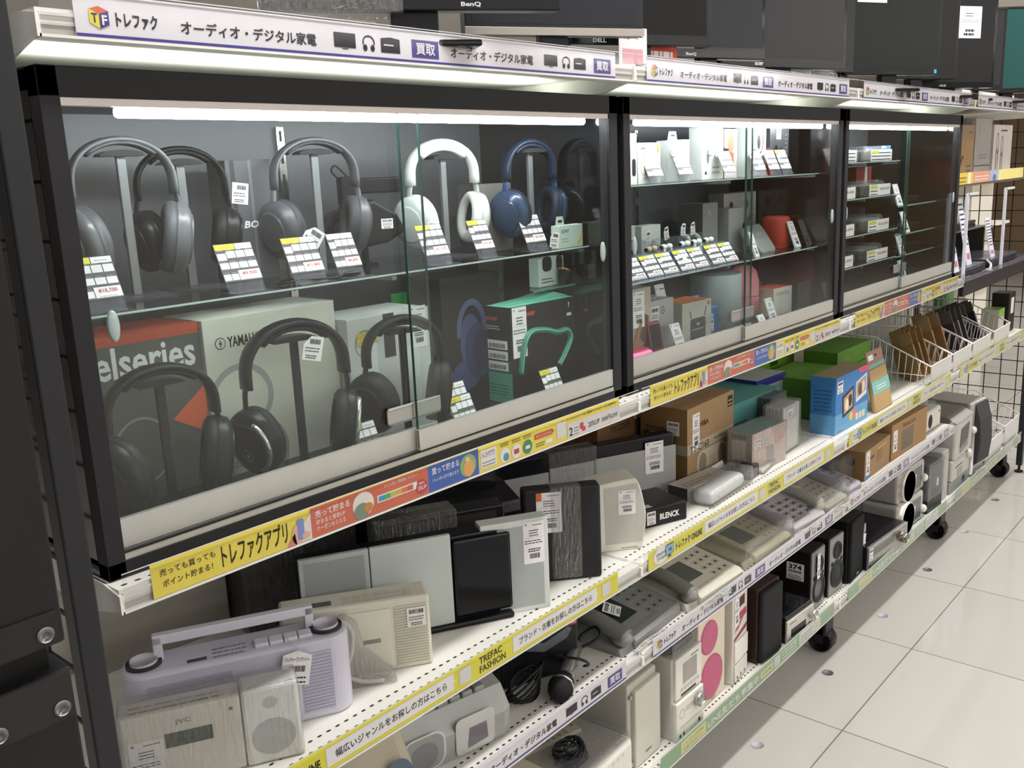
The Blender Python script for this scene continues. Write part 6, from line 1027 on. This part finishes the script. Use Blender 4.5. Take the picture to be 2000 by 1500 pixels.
t = thing('receiver', 'silver faced small receiver with glossy black top and big knob', 'receiver', (1.515, .012, zD), -3.4); m = M(); m.box(0, .002, 0, .128, .14, .066, '#1c1c20/.12', .003); m.obj('case', t); m = M(); m.box(0, -.002, 0, .128, .003, .056, '#c5c1b6/.3/.2', .001); m.fr((0, -.0022, 0)); m.r(.018, .012, .09, .032, '#2a2428/.2', 1); m.r(.014, .033, .094, .036, '#e0ddd6/.3/.3', 1.5); m.lines(.012, .046, .03, .005, 1, INK, 1); m.d(.108, .014, .004, .004, '#2a2428/.4', 1, 10); m.obj('face_plate', t); m = M(); m.cyl((.112, -.002, .038), 'y', .0115, 0, -.016, '#c9c7c2/.2/.5', 24, e=.002); m.obj('volume_knob', t)
def monitor_spk(label, loc, rz, lab):
    t = thing('studio_speaker', label, 'speaker', loc, rz); m = M(); m.box(0, .004, 0, .082, .13, .158, '#1d1b1b/.4', .002); m.obj('cabinet', t); m = M(); m.box(.001, 0, .001, .081, .005, .157, '#8b8c89/.35/.2', .004); m.obj('baffle', t)
    for u, v, r_, n_ in ((.042, .118, .021, 'tweeter'), (.042, .054, .034, 'woofer')):
        m = M(); m.lathe([(r_ * 1.08, 0), (r_ * 1.08, -.003), (r_ * .92, -.0045), (r_ * .84, -.002), (r_ * .3, .004), (0, .002)], (u, 0, v), 'y', '#2c2d30/.45', 32); m.obj(n_, t)
    m = M(); m.fr((0, -.0003, 0)); m.d(.068, .088, .006, .006, '#131314/.5', 1); m.d(.014, .088, .006, .006, '#131314/.5', 1); m.obj('port', t)
    if lab:
        price_label(t, lambda m: m.fr((0, -.005, 0)), .020, .085, .018, .065)
        m = M(); LEFT(m, .13); m.r(.065, .08, .11, .125, PAPER, 1); m.t('374', .07, .108, .034, .013, INK, 2, .03); m.barcode(.07, .1, .034, .005, INK, 2); m.lines(.07, .082, .034, .014, 3, INK, 2); m.obj('side_label', t)
monitor_spk('grey fronted studio speaker with white number label on its black side', (1.692, .03, zD), 1, True)
monitor_spk('second grey fronted studio speaker, right of the number labelled one', (1.800, .03, zD), -2, False)
t = thing('floor_speaker', 'plain black speaker at the joint of second and third bay, bottom shelf', 'speaker', (1.905, .016, zD), 3); m = M(); m.box(0, .01, 0, .105, .15, .172, '#1a191a/.4', .002); m.obj('cabinet', t); m = M(); m.box(.004, 0, .004, .101, .011, .17, '#1d1d1e/.8', .004); m.fr((0, -.0002, 0)); m.r(.05, .012, .066, .016, '#b9b9b6/.4', 1); m.obj('front_grille', t)
m = M(); m.fr((0, 0, 0)); m.p([(0, 0), (.022, .004), (.026, .03), (.004, .034)], '#ecebe8/.5', 1); m.p([(.006, .034), (.022, .036), (.02, .06), (.01, .062)], '#a9a7a2/.3', 1); m.box(0, .0, 0, .026, .004, .003, PAPER); solo('paper_tag', m, 'white paper tag beside the plain black speaker', 'tag', (2.02, .03, zD + .0672))
t = thing('amplifier', 'wide silver faced amplifier with two chunky knobs, bottom shelf third bay', 'amplifier', (2.015, .010, zD), -3.6); m = M(); m.box(0, .004, 0, .255, .15, .067, '#1c1b22/.2', .002); m.obj('case', t); m = M(); m.box(0, -.001, 0, .255, .005, .066, '#9b9894/.3/.5', .001); m.fr((0, -.0012, 0)); m.r(.03, .036, .16, .056, '#5b5856/.25', 1); m.lines(.02, .018, .14, .006, 1, '#6a6764/.5', 1); m.d(.01, .012, .003, .004, '#2a2828/.5', 1, 10); m.obj('face_plate', t)
for u, v, r_ in ((.186, .05, .010), (.214, .032, .014)): m = M(); m.cyl((u, -.001, v), 'y', r_, 0, -.018, '#8d857a/.2/.7', 20, e=.002); m.obj('knob', t)
mini_label(t, lambda m: m.fr((0, -.0014, 0)), .002, .028, .022, .034)
def round_box(label, loc, rz, z0):
    t = thing('disc_stereo', label, 'stereo', (loc[0], loc[1], z0), rz); m = M(); m.box(0, .008, 0, .21, .12, .094, '#b7b4ae/.35/.2', .01, 3); m.obj('case', t); m = M(); m.lathe([(.0495, .02), (.0495, .0), (.047, -.006), (.0455, -.006)], (.052, 0, .05), 'y', '#d8cfc8/.3/.3', 36); m.lathe([(.0455, -.004), (0, -.003)], (.052, 0, .05), 'y', '#453b3c/.7', 36); m.obj('round_speaker', t); m = M(); m.fr((0, .0075, 0)); m.r(.115, .012, .185, .08, '#55555a/.15', 1); m.r(.12, .03, .138, .062, PAPER, 2); m.obj('display_door', t); m = M(); m.ell((.2, .006, .035), (.013, .012, .013), '#d5d3cf/.2'); m.obj('knob', t); return t
round_box('lower silver stereo with big round dark speaker, bottom shelf third bay', (2.285, .02), -2, zD)
round_box('upper silver stereo with round dark speaker stacked on the lower one', (2.30, .026), -2, zD + .0945)
t = thing('wrapped_speaker', 'dark speaker in shiny clear wrap with small label, right of round stereos', 'speaker', (2.53, .02, zD), -3); m = M(); m.box(0, 0, 0, .12, .13, .155, '#2a282b/.35', .006); m.fr((0, -.0002, 0)); m.r(.0, .0, .12, .05, '#3a3a3c/.4', 1); m.r(.07, .075, .085, .10, PAPER, 1); m.obj('cabinet', t); m = M(); m.box(-.006, -.006, .04, .126, .136, .165, 'film', .01, 3); m.obj('plastic_bag', t)
t = thing('box_speaker', 'slim grey white speaker edge between wrapped speaker and stacked stereo', 'speaker', (2.665, .02, zD), 0); m = M(); m.box(0, 0, 0, .06, .14, .165, '#b9b7b0/.4', .004); m.obj('cabinet', t); m = M(); m.box(.004, -.002, .006, .056, 0, .158, '#a9a7a1/.6', .001); m.obj('grille', t)
def deck(m, w, d, h):
    pass
t = thing('stereo_stack', 'tall silver stacked stereo with stepped front and dark doors, end of third bay', 'stereo', (2.745, .012, zD), 0); SV = '#b5b2ac/.35/.15'
m = M(); m.box(0, .004, 0, .20, .15, .04, '#8b8a88/.4', .004); m.box(.004, .0, .04, .196, .15, .115, SV, .008, 3); m.box(.008, -.004, .115, .192, .15, .24, SV, .010, 3); m.prism([(-.004, .24), (.14, .24), (.14, .262), (.03, .258)], 'x', .008, .192, '#6b6863/.4'); m.obj('case', t)
m = M(); m.fr((0, -.0046, 0)); m.p([(.05, .15), (.14, .165), (.15, .22), (.06, .212)], '#39383a/.2', 1); m.p([(.055, .13), (.14, .142), (.14, .16), (.055, .148)], '#77757a/.3', 1); m.fr((0, -.0006, 0)); m.r(.03, .085, .11, .088, '#2c2a2a/.4', 1); m.r(.06, .05, .11, .075, '#8f8b88/.3', 1); m.fr((0, .0034, 0)); m.r(.13, .012, .16, .032, '#3a393b/.3', 1); m.obj('front_doors', t); m = M(); m.ell((.165, -.004, .105), (.016, .012, .016), '#c9c7c2/.25/.3'); m.obj('volume_knob', t)
t = thing('curved_speaker', 'tall speaker with curved dark grey front and silver side, right end of the bottom shelf', 'speaker', (2.955, .01, zD), -6); m = M(); m.box(.0, .012, 0, .135, .16, .262, '#a9a8a5/.35/.2', .004); m.obj('cabinet', t); m = M(); m.prism([(0, .04), (.012, .0), (.012, .25), (.0, .258)] and [(.014, .03), (-.006, .05), (-.014, .12), (-.008, .20), (.012, .255)], 'x', .035, .137, '#3b3b3d/.65', inset=.004); m.obj('curved_grille', t); m = M(); m.cyl((.02, .01, .14), 'z', .008, -.13, .02, '#c2c0bb/.3/.3', 16); m.ell((.02, .008, .168), (.014, .012, .014), '#d5d3ce/.25/.3'); m.obj('silver_stem', t); m = M(); m.box(.04, -.006, 0, .12, .03, .018, '#8b8a87/.35', .004); m.obj('foot', t)
basket('low white wire basket with plastic bags at the right end of the bottom shelf', 3.12, .012, zD, .235, .30, .075)
basket('far white wire basket at the very end of the bottom shelf', 3.385, .012, zD, .215, .30, .085)
packs('clear plastic bag pack with blue card in the low bottom shelf basket', 'bagged packs in the low basket', 3.17, 3.31, .10, zD + .006, 6, None, '#b5b3ba/.4', .15, mix=('#8f8d96/.3', '#3a4694/.4', '#b9b6be/.3', '#a39f9a/.4'))
packs('clear plastic bag pack in the far bottom shelf basket', 'bagged packs in the far basket', 3.43, 3.55, .12, zD + .006, 5, None, '#c5c3c8/.4', .15, mix=('#3a4694/.4', '#c3bfc6/.3', '#d0c27a/.4'))
